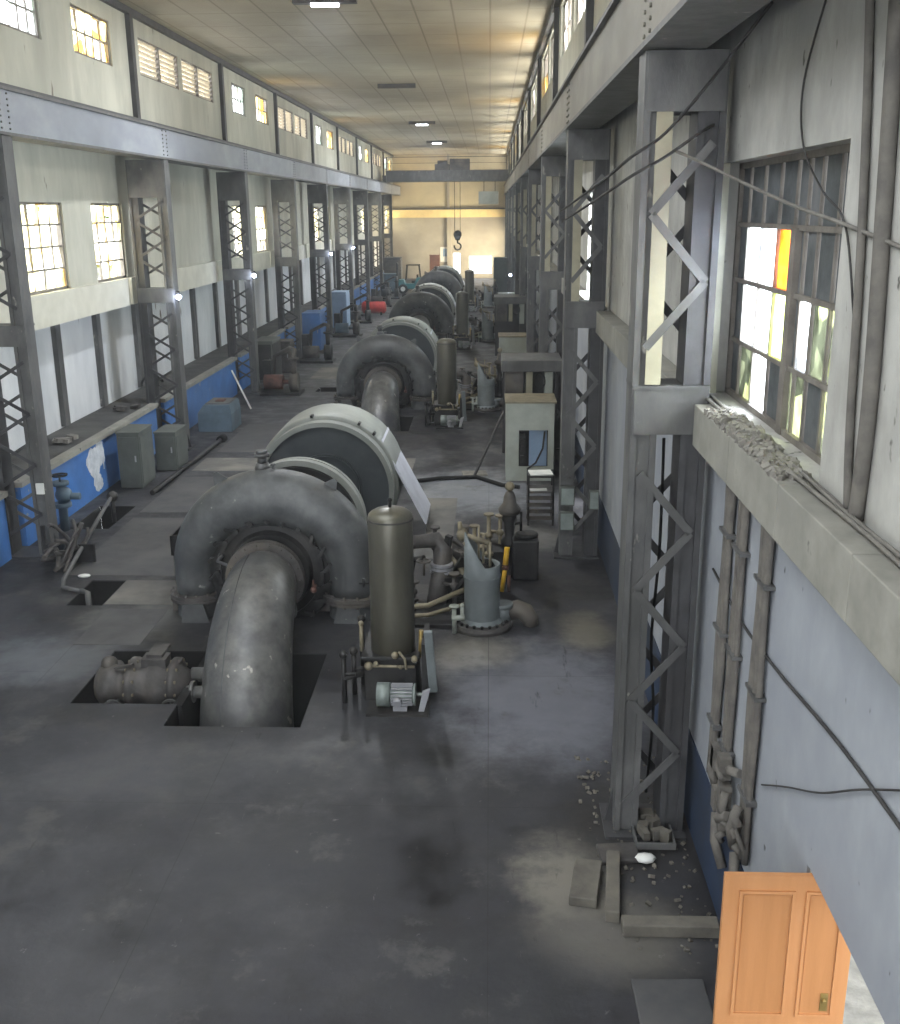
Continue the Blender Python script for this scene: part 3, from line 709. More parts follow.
# ------------------------------------------------------------------ relief cylinder with bolted disc
def make_servo():
    t = thing('relief_cylinder', 'x', 'machine', (-.1, UY[0]-.5, 0), 'relief cylinders beside the turbines')
    b = MB().lathe([(.02, 0), (.46, 0), (.47, .05), (.45, .1), (.02, .1)], (0, 0, 0), 'Z', 40, False); b.build('base_disc', 'iron2', t)
    b = MB()
    for i in range(20):
        g = 2*math.pi*i/20; b.cyl((.385*math.cos(g), .385*math.sin(g), .1), (.385*math.cos(g), .385*math.sin(g), .14), .026, n=6)
    b.build('disc_bolts', 'iron', t)
    n = 36; r = .275; vs = []; 
    for j in range(n):
        g = 2*math.pi*j/n; x = r*math.cos(g)
        zt = 1.02+max(0, (-x+.05))*1.6 if x < .05 else 1.02
        for z in (.1, .82, zt): vs.append((x, r*math.sin(g), z))
    vs2 = [(x*.9, y*.9, z) for x, y, z in vs]
    fs = [(j*3+i, ((j+1) % n)*3+i, ((j+1) % n)*3+i+1, j*3+i+1) for j in range(n) for i in (0, 1)]
    o = 3*n; fs += [tuple(o+k for k in reversed(f)) for f in fs]; fs += [(j*3+2, ((j+1) % n)*3+2, o+((j+1) % n)*3+2, o+j*3+2) for j in range(n)]
    MB().add(vs+vs2, fs, True).build('cut_away_barrel', 'servo', t)
    MB().lathe([(r, .8), (r+.012, .8), (r+.012, .84), (r, .84)], (0, 0, 0), 'Z', 36, False).lathe([(r, .1), (r+.05, .1), (r, .16)], (0, 0, 0), 'Z', 36, False).build('barrel_rim', 'servo', t)
    b = MB().cyl((0, 0, .1), (0, 0, .98), .2, n=20)
    for i in range(6): b.sphere((.12*math.cos(i), .12*math.sin(i), 1.0), .06, 8, 6)
    b.build('piston', 'iron', t)
    b = MB()
    b.cyl((.02, 0, .9), (.02, 0, 1.5), .018, n=8).cyl((.12, -.05, .95), (.12, -.05, 1.38), .022, n=8).cyl((-.05, 0, 1.0), (-.05, 0, 1.62), .018, n=8)
    b.tube([(-.3, 0, 1.5), (-.12, 0, 1.42), (.12, -.03, 1.36)], .04, 8).tube([(-.27, -.05, 1.38), (-.1, -.1, 1.15), (.02, -.12, .98)], .035, 8)
    b.sphere((-.3, 0, 1.48), .09, 10, 8, (1, .8, 1.2)).cyl((-.32, 0, 1.5), (-.34, 0, 1.68), .05, .03, 10)
    b.build('linkage', 'khaki', t)
    b = MB().cyl((-.42, -.3, 0), (-.42, -.3, .42), .035, n=10).cyl((-.30, -.3, .2), (-.30, -.3, .42), .03, n=10).cyl((-.46, -.3, .25), (-.26, -.3, .25), .045, n=10)
    b.lathe([(.03, .42), (.08, .43), (.08, .45), (.03, .46)], (-.42, -.3, 0), 'Z', 12).sphere((-.30, -.3, .45), .035, 8, 6); b.build('drain_valve', 'cab_light', t)
    b = MB().cyl((.33, .05, .1), (.33, .05, .36), .12, n=16).cyl((.33, .05, .3), (.33, .05, .36), .15, n=16); b.build('outlet_stub', 'servo', t)
    b = MB().tube([(.42, .1, .2), (.55, .1, .24), (.66, .08, .2), (.74, .05, .1), (.76, .05, 0)], [.14, .15, .15, .13, .12], 14); b.build('outlet_elbow', 'iron2', t)
    return t
SL = ['grey cut-away relief cylinder on a bolted disc, beside the nearest pressure tank',
      'grey relief cylinder beside the second pressure tank', 'grey relief cylinder beside the third turbine', 'grey relief cylinder beside the farthest turbine']
se = make_servo(); se['label'] = SL[0]
for k in (1, 2, 3): dup(se, (-.1, UY[k]-.5, 0), SL[k])

# ------------------------------------------------------------------ pipework between turbine and cylinder
def make_pipes():
    t = thing('oil_pipework', 'x', 'pipes', (-.75, UY[0]+.6, 0), 'oil pipework beside the turbines')
    b = MB().tube([(-.55, .3, .9), (-.1, .3, .95), (.0, .2, .8), (-.05, -.1, .35), (-.1, -.3, .05)], [.11, .13, .15, .16, .16], 14); b.build('main_bend', 'iron2', t)
    b = MB()
    for z in (.50, .56, .62): b.lathe([(.1, z-.02), (.19, z-.02), (.19, z+.02), (.1, z+.02)], (-.02, .02, 0), 'Z', 16, False)
    b.build('pipe_flange', 'steel_light', t)
    b = MB().tube([(-1.0, .5, .55), (-.2, .45, .95), (.3, .1, .5), (.5, -.3, .2)], .05, 8).tube([(-.9, -.9, .2), (-.2, -.9, .25), (.4, -.6, .42)], .045, 8).tube([(-.9, -1.05, .12), (-.2, -1.05, .15), (.5, -.8, .28)], .035, 8)
    b.build('small_pipes', 'khaki', t)
    b = MB().tube([(.05, .5, .95), (.35, .3, .8), (.5, -.2, .9), (.42, -.6, .5)], .04, 8).bar((.1, -.2, .05), (.55, -.9, .9), .12, .06).bar((-.1, .3, .0), (.1, .2, 1.05), .1, .1).bar((.15, .6, .1), (.45, -.2, .85), .3, .04)
    b.tube([(-.6, .1, .1), (-.5, 0, .7), (-.3, -.1, .75)], .06, 8).bx(-.9, .5, -1.2, .6, 0, .05).obx((.2, .1, .25), (.5, .5, .4), (0, 0, .3))
    b.build('linkage_frame', 'iron', t)
    for (x, y, h) in ((-.45, -.55, .5), (-.15, .45, 1.1), (.2, -.45, .6), (.62, .35, .8), (.75, .9, 1.2), (.5, 1.2, .9), (.95, 1.5, 1.0)):
        MB().cyl((x, y, 0), (x, y, h), .035, n=8).cyl((x, y, h*.4), (x, y, h*.4+.05), .08, n=10).sphere((x, y, h*.7), .07, 8, 6).cyl((x, y, h), (x, y, h+.03), .09, n=10).cyl((x, y, h*.7), (x-.18, y+.1, h*.7), .03, n=8).build('valve_spindle', 'iron2' if x < .3 else 'khaki', t)
    MB().cyl((.1, 1.6, .35), (.9, 1.6, .35), .2, n=18).cyl((.3, 1.6, .55), (.3, 1.6, .8), .1, n=12).bx(.0, 1.0, 1.35, 1.85, 0, .14).build('oil_pump', 'iron2', t)
    for (x, y, z) in ((-.3, -.2, .75), (.3, .2, .8), (.55, -.1, .45)):
        MB().lathe([(.09, -.012), (.12, -.012), (.12, .012), (.09, .012), (.09, -.012)], (x, y, z), 'Z', 16, False).bar((x-.1, y, z), (x+.1, y, z), .02, .015).bar((x, y-.1, z), (x, y+.1, z), .02, .015).cyl((x, y, z-.25), (x, y, z), .02, n=8).build('handwheel', 'iron2', t)
    return t
PL = ['tangle of dark oil pipes between the nearest turbine and the cut-away cylinder', 'tangle of oil pipes behind the second pressure tank',
      'tangle of oil pipes beside the third turbine', 'tangle of oil pipes beside the farthest turbine']
pi_ = make_pipes(); pi_['label'] = PL[0]
for k in (1, 2, 3): dup(pi_, (-.75, UY[k]+.6, 0), PL[k])

def make_gov():
    t = thing('governor_stand', 'x', 'machine', (.36, UY[0]+1.9, 0), 'governor stands right of the turbines')
    b = MB().lathe([(.02, 0), (.2, 0), (.2, .06), (.1, .12), (.09, .5), (.15, .55), (.15, .62), (.08, .7), (.1, .95), (.13, 1.0), (.12, 1.1), (.02, 1.12)], (0, 0, 0), 'Z', 20); b.build('pedestal', 'iron', t)
    MB().lathe([(.02, 1.1), (.18, 1.12), (.2, 1.2), (.12, 1.3), (.1, 1.42), (.07, 1.5), (.02, 1.52)], (0, 0, 0), 'Z', 20).build('governor_head', 'iron2', t)
    MB().sphere((0, 0, 1.6), .085).cyl((0, 0, 1.48), (0, 0, 1.6), .03, n=8).build('head_knob', 'khaki', t)
    MB().bx(.05, .5, -.35, .1, 0, .72).cyl((.3, -.1, .72), (.3, -.1, .8), .2, n=14).build('gear_box', 'iron', t, bevel=.03)
    MB().bx(-.3, -.1, -.3, .3, 0, .5).build('side_box', 'iron', t)
    b = MB().cyl((.2, .0, .7), (.2, .0, 1.15), .025, n=8).bar((-.02, -.02, .9), (.2, 0, .95), .04, .04)
    b.build('side_gear', 'iron', t)
    return t
VL = ['dark valve-like governor stand with a round knob, behind the yellow lever', 'dark governor stand beside the second relief cylinder', 'dark governor stand beside the third turbine', 'dark governor stand beside the farthest turbine']
go = make_gov(); go['label'] = VL[0]
for k in (1, 2, 3): dup(go, (.36, UY[k]+1.9, 0), VL[k])
t = thing('hand_lever', 'yellow painted hand lever standing beside the cut-away cylinder', 'lever', (.22, 16.5, 0))
MB().cyl((0, 0, 0), (.06, .1, .40), .04, n=10).cyl((.055, .1, .40), (.09, .16, .74), .05, .045, n=10).build('lever_arm', 'yellow', t)
MB().cyl((.06, .1, .36), (.065, .11, .44), .058, n=10).cyl((.12, 0, 0), (.12, .03, .28), .03, n=8).build('lever_collar', 'rust', t)

# ------------------------------------------------------------------ inlet valve in the side pit
def make_inlet():
    t = thing('inlet_valve', 'x', 'valve', (-4.12, UY[0]-2.5, 0), 'valves in the pits left of the draft elbows')
    b = MB().lathe([(.02, -1.30), (.22, -1.27), (.31, -1.18), (.33, -1.0), (.25, -.95), (.27, -.84), (.38, -.80), (.38, -.72), (.29, -.67), (.35, -.5), (.35, -.38), (.29, -.26), (.38, -.22), (.38, -.14), (.26, -.09), (.2, .0), (.02, .02)], (0, 0, -.08), 'X', 28)
    b.build('valve_body', 'iron2', t)
    b = MB()
    for xx in (-.76, -.18):
        for i in range(12):
            g = 2*math.pi*i/12; b.cyl((xx-.07, .34*math.cos(g), -.08+.34*math.sin(g)), (xx+.07, .34*math.cos(g), -.08+.34*math.sin(g)), .024, n=6)
    b.build('valve_bolts', 'khaki', t)
    b = MB().bx(-.62, -.28, -.12, .14, .22, .34).bx(-.56, -.34, -.05, .35, .34, .38).sphere((-1.1, .0, .22), .12, 10, 8).bar((-1.0, -.1, .2), (-.7, -.2, .3), .06, .04).bar((-.65, -.2, .1), (-.4, -.05, .3), .05, .03).bar((-.25, -.25, .1), (-.1, .05, .3), .05, .03); b.build('valve_bonnet', 'iron2', t)
    b = MB().cyl((0, .12, .02), (.75, .12, .02), .1, n=16).cyl((0, -.18, -.1), (.72, -.18, -.1), .085, n=16)
    for x in (.06, .28): b.cyl((x, -.18, -.1), (x+.05, -.18, -.1), .15, n=16)
    b.build('bypass_pipes', 'elbow', t)
    for (x, y, z) in ((-.95, -.42, -.25), (-.15, -.45, -.22)):
        MB().lathe([(.11, -.015), (.14, -.015), (.14, .015), (.11, .015), (.11, -.015)], (x, y, z), 'Y', 18, False).bar((x-.12, y, z), (x+.12, y, z), .02, .02).bar((x, y, z-.12), (x, y, z+.12), .02, .02).cyl((x, y, z), (x, y+.25, z+.05), .02, n=8).build('handwheel', 'elbow', t)
    return t
IL = ['ornate iron valve lying in the dark floor pit left of the nearest draft elbow', 'iron valve in the pit left of the second draft elbow', 'iron valve in the pit beside the third draft elbow', 'iron valve in the pit beside the farthest draft elbow']
iv = make_inlet(); iv['label'] = IL[0]
for k in (1, 2, 3): dup(iv, (-4.1, UY[k]-2.55, 0), IL[k])

# ------------------------------------------------------------------ left side equipment
def cabinet(name, label, m, x, y, w, d, h, m2=None, group=None):
    t = thing(name, label, 'cabinet', (x, y, 0), group)
    MB().bx(-w/2, w/2, -d/2, d/2, .02, h).bx(-w/2-.02, w/2+.02, -d/2-.02, d/2+.02, h, h+.04).build('cabinet_body', m, t, bevel=.008)
    MB().bx(w/2, w/2+.02, -d/2+.04, d/2-.04, .1, h-.08).build('side_door', m2 or m, t)
    MB().bx(-w/2+.04, w/2-.04, -d/2-.02, -d/2, .1, h-.08).build('front_door', m2 or m, t)
    MB().bx(w/2-.12, w/2-.09, -d/2-.05, -d/2-.02, h*.5, h*.5+.14).build('handle', 'steel_light', t)
    MB().bx(-w/2+.03, w/2-.03, -d/2+.03, d/2-.03, 0, .02).build('plinth', 'iron', t)
    return t
cabinet('switch_cabinet', 'taller grey switch cabinet in front of the blue low wall', 'cab_grey', -8.32, 23.65, .52, .95, 1.3)
cabinet('switch_cabinet', 'shorter dark grey switch cabinet beside the taller one at the column foot', 'cab_grey', -8.0, 25.35, .52, .95, .95)
t = thing('oil_box', 'blue grey steel box with sloping lid on the floor by the blue wall', 'box', (-7.95, 30.2, 0))
MB().bx(-.55, .45, -.6, .6, 0, .55).prism([(-.55, .55), (.45, .55), (.4, .8), (-.35, .8)], -.6, .6).build('box_body', 'cab_teal', t, bevel=.02)
MB().bx(-.32, .36, -.5, .5, .8, .83).build('lid', 'steel', t)
MB().bx(-.1, .15, -.2, .1, .83, .86).build('cloth_scrap', 'rust', t)
tag(MB().cyl((-8.5, 34.0, 1.15), (-7.75, 33.2, 0.02), .03, n=8).build('metal_rod', 'white'), 'thin white rod leaning beside the blue grey box', 'rod')
t = thing('loose_pipe', 'dark straight pipe lying on the floor in front of the switch cabinets', 'pipe', (0, 0, 0))
MB().cyl((-7.66, 22.6, .06), (-7.5, 28.3, .06), .06, n=12).build('pipe_length', 'iron', t)
MB().cyl((-7.5, 28.2, .06), (-7.49, 28.5, .06), .12, n=12).build('pipe_end', 'rubber', t)
t = thing('standpipe', 'blue grey valve standpipe between the first left column and the blue wall', 'valve', (-8.6, 19.9, 0))
MB().cyl((0, 0, 0), (0, 0, 1.0), .09, n=12).cyl((0, 0, .5), (0, 0, .58), .18, n=14).cyl((0, 0, .95), (0, 0, 1.02), .17, n=14).build('riser', 'cab_teal', t)
MB().sphere((.05, 0, .75), .17, 12, 8).cyl((0, 0, .72), (.38, 0, .72), .07, n=10).build('valve_body', 'cab_teal', t)
MB().lathe([(.13, 1.14), (.16, 1.14), (.16, 1.17), (.13, 1.17), (.13, 1.14)], (0, 0, 0), 'Z', 16, False).bar((-.14, 0, 1.155), (.14, 0, 1.155), .02, .02).cyl((0, 0, 1), (0, 0, 1.15), .02, n=8).build('handwheel', 'iron', t)
t = thing('pipe_stanchion', 'grey bent pipe rail rising from the small open pit on the left', 'pipe', (0, 0, 0))
MB().tube([(-6.9, 16.3, .05), (-7.25, 16.4, .07), (-7.3, 16.6, .15), (-7.75, 20.0, .5), (-7.8, 20.5, .55)], .04, 8).build('rail_pipe', 'steel', t)
MB().sphere((-7.8, 20.5, .55), .12, 10, 8).cyl((-7.8, 20.5, 0), (-7.8, 20.5, .5), .05, n=8).build('pipe_joint', 'iron', t)
MB().tube([(-6.9, 16.3, .05), (-6.75, 16.2, .05), (-6.7, 16.1, -.4)], .05, 8).build('pipe_end', 'steel', t)
tag(MB().sphere((-7.15, 17.1, .03), .09, 10, 6, (1.3, .8, .35)).build('paper_cup', 'white'), 'small white scrap on the dark floor beside the open pit', 'scrap')
# pale stain patch on the blue wall (flaked paint) and drip
b = MB(); cy, cz = 22.45, .74
blobs = [(0, .1, .36, .30), (.42, .18, .28, .28), (.1, -.1, .3, .2), (.15, -.38, .24, .16), (.22, -.50, .26, .15), (.6, .05, .12, .16)]
for i, (dy, dz, ry, rz) in enumerate(blobs):
    n = 18; ps = [(-8.896+i*.0012, cy+dy+ry*math.cos(2*math.pi*j/n)*(1+.12*math.sin(5*j+i)), cz+dz+rz*math.sin(2*math.pi*j/n)*(1+.12*math.cos(4*j+i))) for j in range(n)]
    b.add(ps, [tuple(range(n))])
b.add([(-8.896, 23.05, .5), (-8.896, 23.1, .5), (-8.896, 23.12, 1.15), (-8.896, 23.02, 1.15)], [(0, 1, 2, 3)])
tag(b.build('paint_splash', 'white_paint'), 'white flaked paint splash on the blue low wall, left', 'paint patch')
# tangle around the first left column foot
t = thing('cable_tangle', 'tangle of dark hoses and brackets around the foot of the leftmost column', 'cables', (-7.75, 17.7, 0))
b = MB()
for i in range(10):
    a = [(rnd.uniform(-.5, .45), rnd.uniform(-.6, .6), rnd.uniform(.03, .9)) for _ in range(3)]
    pts = [Vector(a[0]).lerp(Vector(a[1]), s/6)*(1-s/6)+Vector(a[1]).lerp(Vector(a[2]), s/6)*(s/6) for s in range(7)]
    b.tube(pts, rnd.uniform(.02, .045), 6)
b.build('hoses', 'iron2', t)
MB().bx(-.45, .5, .2, .26, .0, .35).bx(-.45, -.39, .2, .26, .35, .7).build('pipe_bracket', 'iron', t)
tag(MB().bx(-8.33, -8.19, 18.2, 18.245, 1.22, 1.42).build('paper_label', 'white'), 'small white paper wrapped on the leftmost column', 'paper')
# small debris on the platform
for i, (y, s, m, lab) in enumerate(((22.5, .16, 'debris', 'pale rag lump on the dusty platform above the white paint splash'), (26.5, .15, 'iron2', 'dark lump on the dusty platform near the wall'),)):
    b = MB()
    for _ in range(5): b.obx((rnd.uniform(-.2, .2), rnd.uniform(-.3, .3), .06), (rnd.uniform(.1, .3), rnd.uniform(.1, .35), rnd.uniform(.04, .1)), (rnd.uniform(-.1, .1), rnd.uniform(-.2, .2), rnd.uniform(0, 3)))
    tag(b.build('debris_lump', m, loc=(-9.5+.1*i, y, 1.27)), lab, 'debris')
tag(MB().tube([(-9.9+.22*math.cos(a/3), 29.6+.5*math.sin(a/3.0)+a*.03, 1.5+.18*math.sin(a/2.0)) for a in range(0, 26)], .035, 6).build('wire_coil', 'cable'), 'loose dark wire coil on the platform against the grey wall', 'wire')
# equipment clusters further down the left side
def pump_set(label, x, y, m1, m2):
    t = thing('pump_set', label, 'pump', (x, y, 0), 'pump sets along the left wall')
    MB().bx(-.7, .7, -.5, .5, 0, .1).build('bedplate', 'iron', t)
    MB().cyl((-.6, 0, .42), (.05, 0, .42), .26, n=18).cyl((.05, 0, .42), (.3, 0, .42), .07, n=10).build('motor', m1, t)
    MB().cyl((.3, 0, .42), (.6, 0, .42), .32, n=18).cyl((.45, 0, .6), (.45, 0, 1.25), .1, n=12).cyl((.45, 0, 1.2), (.45, 0, 1.26), .18, n=12).build('pump_casing', m2, t)
    MB().tube([(.45, 0, 1.25), (.45, .3, 1.5), (.2, .8, 1.5), (-.4, .9, 1.2), (-.5, .9, .1)], .08, 10).build('delivery_pipe', 'iron2', t)
    MB().bx(-.75, -.45, .45, .8, 0, 1.1).build('starter_box', 'iron', t)
    return t
pump_set('rusty red pump set at the foot of the second full left column', -7.3, 36.2, 'rust', 'iron2')
pump_set('dark pump set by the third full left column', -7.3, 44.2, 'iron2', 'iron')
pump_set('blue grey pump set far down the left side, behind the dark one', -7.25, 53.5, 'cab_teal', 'iron2')
pump_set('distant grey pump set before the red tank', -7.4, 60.2, 'steel', 'iron')
pump_set('distant dark pump set beyond the red tank', -7.2, 70.5, 'iron2', 'steel')
pump_set('farthest pump set before the teal forklift', -7.2, 77.0, 'steel_dark', 'iron')
cabinet('wall_cabinet', 'dark cabinet standing against the blue wall in the third left bay', 'cab_grey', -8.45, 39.5, .7, 1.6, 1.5, 'iron')
cabinet('wall_cabinet', 'bright blue cabinet in the fourth left bay', 'blue_wall', -8.1, 48.3, .8, 1.6, 1.7)
cabinet('wall_cabinet', 'small dark cabinet in front of the blue wall between two pump sets', 'iron2', -8.2, 41.6, .6, .9, 1.2)
cabinet('wall_cabinet', 'blue steel cabinet beside the red tank', 'cab_blue', -8.2, 58.0, .8, 1.5, 1.9)
t = thing('air_receiver', 'small red horizontal tank lying on the floor far down the left aisle', 'tank', (-7.1, 64.8, 0))
MB().tube([(-.75, 0, .45), (-.65, 0, .45), (.65, 0, .45), (.75, 0, .45)], [.2, .36, .36, .2], 20).build('shell', 'red', t)
MB().bx(-.5, -.4, -.25, .25, 0, .2).bx(.4, .5, -.25, .25, 0, .2).build('saddles', 'iron', t)
# forklift
t = thing('forklift', 'teal forklift truck parked at the far left end of the hall', 'forklift', (-5.9, 82, 0))
MB().prism([(-1.1, .35), (1.2, .35), (1.3, 1.15), (.3, 1.2), (.1, .75), (-.6, .75), (-.7, 1.05), (-1.1, 1.05)], -.5, .5).build('chassis', 'teal', t, bevel=.04)
for x, r_ in ((-.75, .36), (.85, .3)):
    for y in (-.55, .55):
        w = MB().cyl((x, y-.1, r_), (x, y+.1, r_), r_, n=20).build('wheel', 'rubber', t)
        MB().cyl((x, y-.12, r_), (x, y+.12, r_), r_*.5, n=16).build('hub', 'white', w)
b = MB()
for x, y in ((-.55, -.45), (-.55, .45), (.6, -.45), (.6, .45)): b.bar((x, y, 1.0), (x*.8, y, 2.1), .06, .06)
b.bx(-.5, .55, -.5, .5, 2.1, 2.16); b.build('overhead_guard', 'iron', t)
b = MB().bx(-1.25, -1.15, -.4, -.3, .1, 2.3).bx(-1.25, -1.15, .3, .4, .1, 2.3).bx(-1.25, -1.15, -.4, .4, 2.2, 2.3); b.build('mast', 'iron', t)
MB().bx(-2.1, -1.2, -.3, -.2, .08, .13).bx(-2.1, -1.2, .2, .3, .08, .13).build('forks', 'steel_dark', t)
MB().bx(-.1, .35, -.25, .25, .76, .95).bx(.28, .4, -.25, .25, .95, 1.4).build('seat', 'rubber', t)
# stacked stores near the end wall
for i, (x, y, w, d, h, m, lab) in enumerate(((-7.9, 84.5, 1.2, 1.5, 1.3, 'cab_teal', 'blue grey crate left of the forklift'), (-8.0, 88.5, 1.4, 1.5, 2.4, 'iron2', 'tall dark crate in the far left corner'),
                                      (-5.0, 97.5, .9, .8, 2.2, 'brown', 'tall brown crate standing before the end wall'))):
    t = thing('storage_crate', lab, 'crate', (x, y, 0)); b = MB()
    for zi in range(int(h/.25)): b.bx(-w/2, w/2, -d/2, -d/2+.03, zi*.25+.02, zi*.25+.23).bx(w/2-.03, w/2, -d/2+.03, d/2, zi*.25+.02, zi*.25+.23)
    b.bx(-w/2, w/2-.03, -d/2+.03, d/2, 0, h); b.build('slatted_box', m, t)
    MB().bx(-w/2-.03, w/2+.03, -d/2-.03, d/2+.03, h, h+.05).build('lid', m, t)

# ------------------------------------------------------------------ right side equipment
def panel_desk(label, x, y, m1, m2):
    t = thing('control_panel', label, 'control panel', (x, y, 0), 'open control panels by the right wall')
    b = MB(); w = 1.12
    for a, c, d, e in grid_cells(0, w, 0, 1.86, [(.30, .98, .35, 1.22)]): b.bx(a, c, -.03, 0, d, e)
    b.bx(0, .03, 0, 1.1, 0, 1.86).bx(w-.03, w, 0, 1.1, 0, 1.86).bx(0, w, 0, 1.1, 1.83, 1.86); b.build('panel_shell', m1, t)
    MB().bx(.55, .97, .25, .28, .3, 1.25).build('inner_plate', m2, t)
    b = MB().bx(.32, .45, .05, .2, .7, 1.1).bx(.34, .42, .02, .1, .4, .6); b.cyl((.38, .0, .95), (.38, .06, .95), .05, n=10).cyl((.38, .0, .8), (.38, .06, .8), .04, n=10); b.build('switch_gear', 'iron', t)
    MB().bx(.03, w-.03, .5, .53, .02, 1.8).build('back_plate', 'iron', t)
    MB().tube([(.9, -.04, 1.2), (.86, -.08, .8), (.7, -.08, .45), (.5, -.08, .3)], .022, 8).build('panel_cable', 'cable', t)
    MB().bx(-.03, w+.05, -.06, 1.12, 1.86, 1.9).build('dusty_top', 'khaki', t)
    return t
panel_desk('pale open control panel with cable inside, nearest on the right side', .4, 24.0, 'cab_light', 'cab_blue')
panel_desk('second pale open control panel on the right side, behind the canopy', .35, 37.0, 'cab_light', 'cab_blue')
def canopy(label, x, y, z, m):
    t = thing('cable_canopy', label, 'canopy', (x, y, 0), 'cable canopies by the right wall')
    MB().bx(0, 1.5, -.3, 1.2, z, z+.28).build('roof_slab', 'steel', t, bevel=.01)
    MB().bx(.1, .55, -.1, -.05, z-.75, z).bx(.1, .14, -.05, 1.0, z-.75, z).build('dark_panel', 'iron2', t)
    MB().bx(.62, .78, -.12, .1, z-.75, z).bx(.62, .66, -.05, 1.0, z-.75, z).build('cream_post', 'steel_cream', t)
    MB().bx(1.08, 1.28, -.12, .2, z-.85, z-.03).build('meter_box', 'cab_light', t)
    b = MB().bx(.05, .1, .9, .95, 0, z).bx(1.35, 1.4, -.1, -.05, 0, z).bx(1.35, 1.4, .9, .95, 0, z).bx(.1, 1.35, .95, .98, 0, z); b.build('frame_legs', 'steel_dark', t)
    MB().tube([(.95+.14*math.cos(a/2), -.2, z-.25+.2*math.sin(a/2)) for a in range(0, 14)], .015, 6).build('cable_loop', 'cable', t)
    return t
canopy('flat topped cable canopy with meter box, above and behind the nearest control panel', .3, 26.0, 2.33, 'steel')
canopy('second flat topped cable canopy further down the right side', .2, 45.0, 2.35, 'steel')
cabinet('tall_cabinet', 'tall dark green cabinet near the far end at right', 'cab_dark', .8, 80, 1.0, 1.4, 2.7)
cabinet('tall_cabinet', 'dark cabinet below the far cable canopy at right', 'cab_dark', 1.0, 56, 1.1, 1.4, 1.9)
t = thing('slatted_rack', 'dark slatted rack with papers on top, standing before the nearest control panel', 'rack', (1.05, 20.6, 0))
b = MB()
for z in (.12, .26, .40, .54): b.bx(-.27, .27, -.27, -.24, z, z+.08).bx(-.27, -.24, -.24, .24, z, z+.08).bx(.24, .27, -.24, .24, z, z+.08)
b.bx(-.27, .27, -.27, .27, .68, .72); b.build('slats', 'iron2', t)
b = MB()
for x in (-.27, .23):
    for y in (-.27, .23): b.bx(x, x+.04, y, y+.04, 0, 1.05)
b.build('rack_posts', 'iron', t)
MB().bx(-.26, .26, -.26, .26, 1.0, 1.03).build('rack_top', 'iron', t)
tag(MB().obx((1.05, 20.6, 1.045), (.46, .42, .02), (0, 0, .1)).build('paper_sheet', 'white'), 'white papers lying on top of the dark slatted rack', 'paper')
tag(MB().obx((1.0, 20.4, .74), (.34, .12, .03), (0, 0, .1)).build('paper_roll', 'white'), 'white papers on the middle shelf of the slatted rack', 'paper')
for (x, z, lab) in ((1.42, 1.02, 'upper grey junction box on the second right column'), (1.42, .55, 'lower grey junction box on the second right column'), (1.9, .95, 'narrow grey junction box on the wall side of the second right column')):
    t = thing('junction_box', lab, 'junction box', (x, COLY[1]-.16, z))
    MB().bx(-.13 if x < 1.5 else -.09, .13 if x < 1.5 else .09, -.1, 0, 0, .36).build('box_body', 'cab_grey', t, bevel=.01)
    MB().bx(-.11 if x < 1.5 else -.07, .11 if x < 1.5 else .07, -.115, -.1, .03, .33).build('cover', 'motor', t)
tag(MB().tube([(-2.4, 23.4, .05), (-1.2, 24.0, .05), (-.3, 24.15, .05), (.3, 23.4, .05), (.7, 23.2, .05)], .05, 8).build('floor_hose', 'rubber'), 'black hose crossing the pale floor behind the drum generator', 'hose')
tag(MB().bar((-.35, 24.4, .02), (.36, 24.9, 1.5), .05, .05).build('leaning_bar', 'steel_dark'), 'thin bar leaning against the nearest control panel', 'bar')
tag(MB().obx((-.35, 24.6, .02), (.6, .5, .03), (0, 0, .1)).build('metal_sheet', 'debris'), 'small pale sheet lying beside the black hose', 'sheet')
t = thing('wall_cover', 'large rubble and bricks heap at the foot of the second right column', 'rubble', (1.55, 17.0, 0)) if False else None
# floor plates
def plate(x0, x1, y0, y1, m, label, z=.006):
    return tag(MB().bx(x0, x1, y0, y1, .001, z).build('floor_plate', m), label, 'floor plate')
plate(-6.33, -5.15, 15.8, 16.95, 'plate_light', 'pale dusty floor plate left of the nearest turbine')
plate(-6.2, -5.2, 14.15, 15.6, 'plate_mid', 'grey square floor plate in front of the pale one')
plate(-7.5, -5.2, 17.2, 20.8, 'plate_mid', 'dark floor plate beside the small open pit on the left')
plate(-7.5, -4.9, 21.2, 24.3, 'plate_mid', 'wide grey floor plate beside the drum generator')
plate(-7.4, -1.9, 24.9, 26.3, 'plate_light', 'long pale floor strip behind the drum generator')
plate(-7.3, -4.7, 27.0, 30.8, 'plate_mid', 'grey floor plate before the second turbine')
plate(-6.9, -5.1, 39.5, 42.5, 'plate_light', 'pale floor plate left of the second generator')
plate(-1.5, -.7, 18.2, 22.4, 'plate_light', 'long pale plate along the right side of the drum generator')
# checker tray behind the turbine
t = thing('drip_tray', 'small open black box on the left behind the nearest turbine casing', 'box', (-5.15, 17.2, 0))
b = MB().bx(-.28, .28, -.5, .5, .55, .58)
for a in ((-.28, -.25, -.5, .5), (.25, .28, -.5, .5), (-.28, .28, -.5, -.47), (-.28, .28, .47, .5)): b.bx(*a, .58, .9)
b.build('tray', 'iron', t)
b = MB()
for x in (-.25, .21):
    for y in (-.47, .43): b.bx(x, x+.04, y, y+.04, 0, .55)
b.build('tray_legs', 'iron', t)

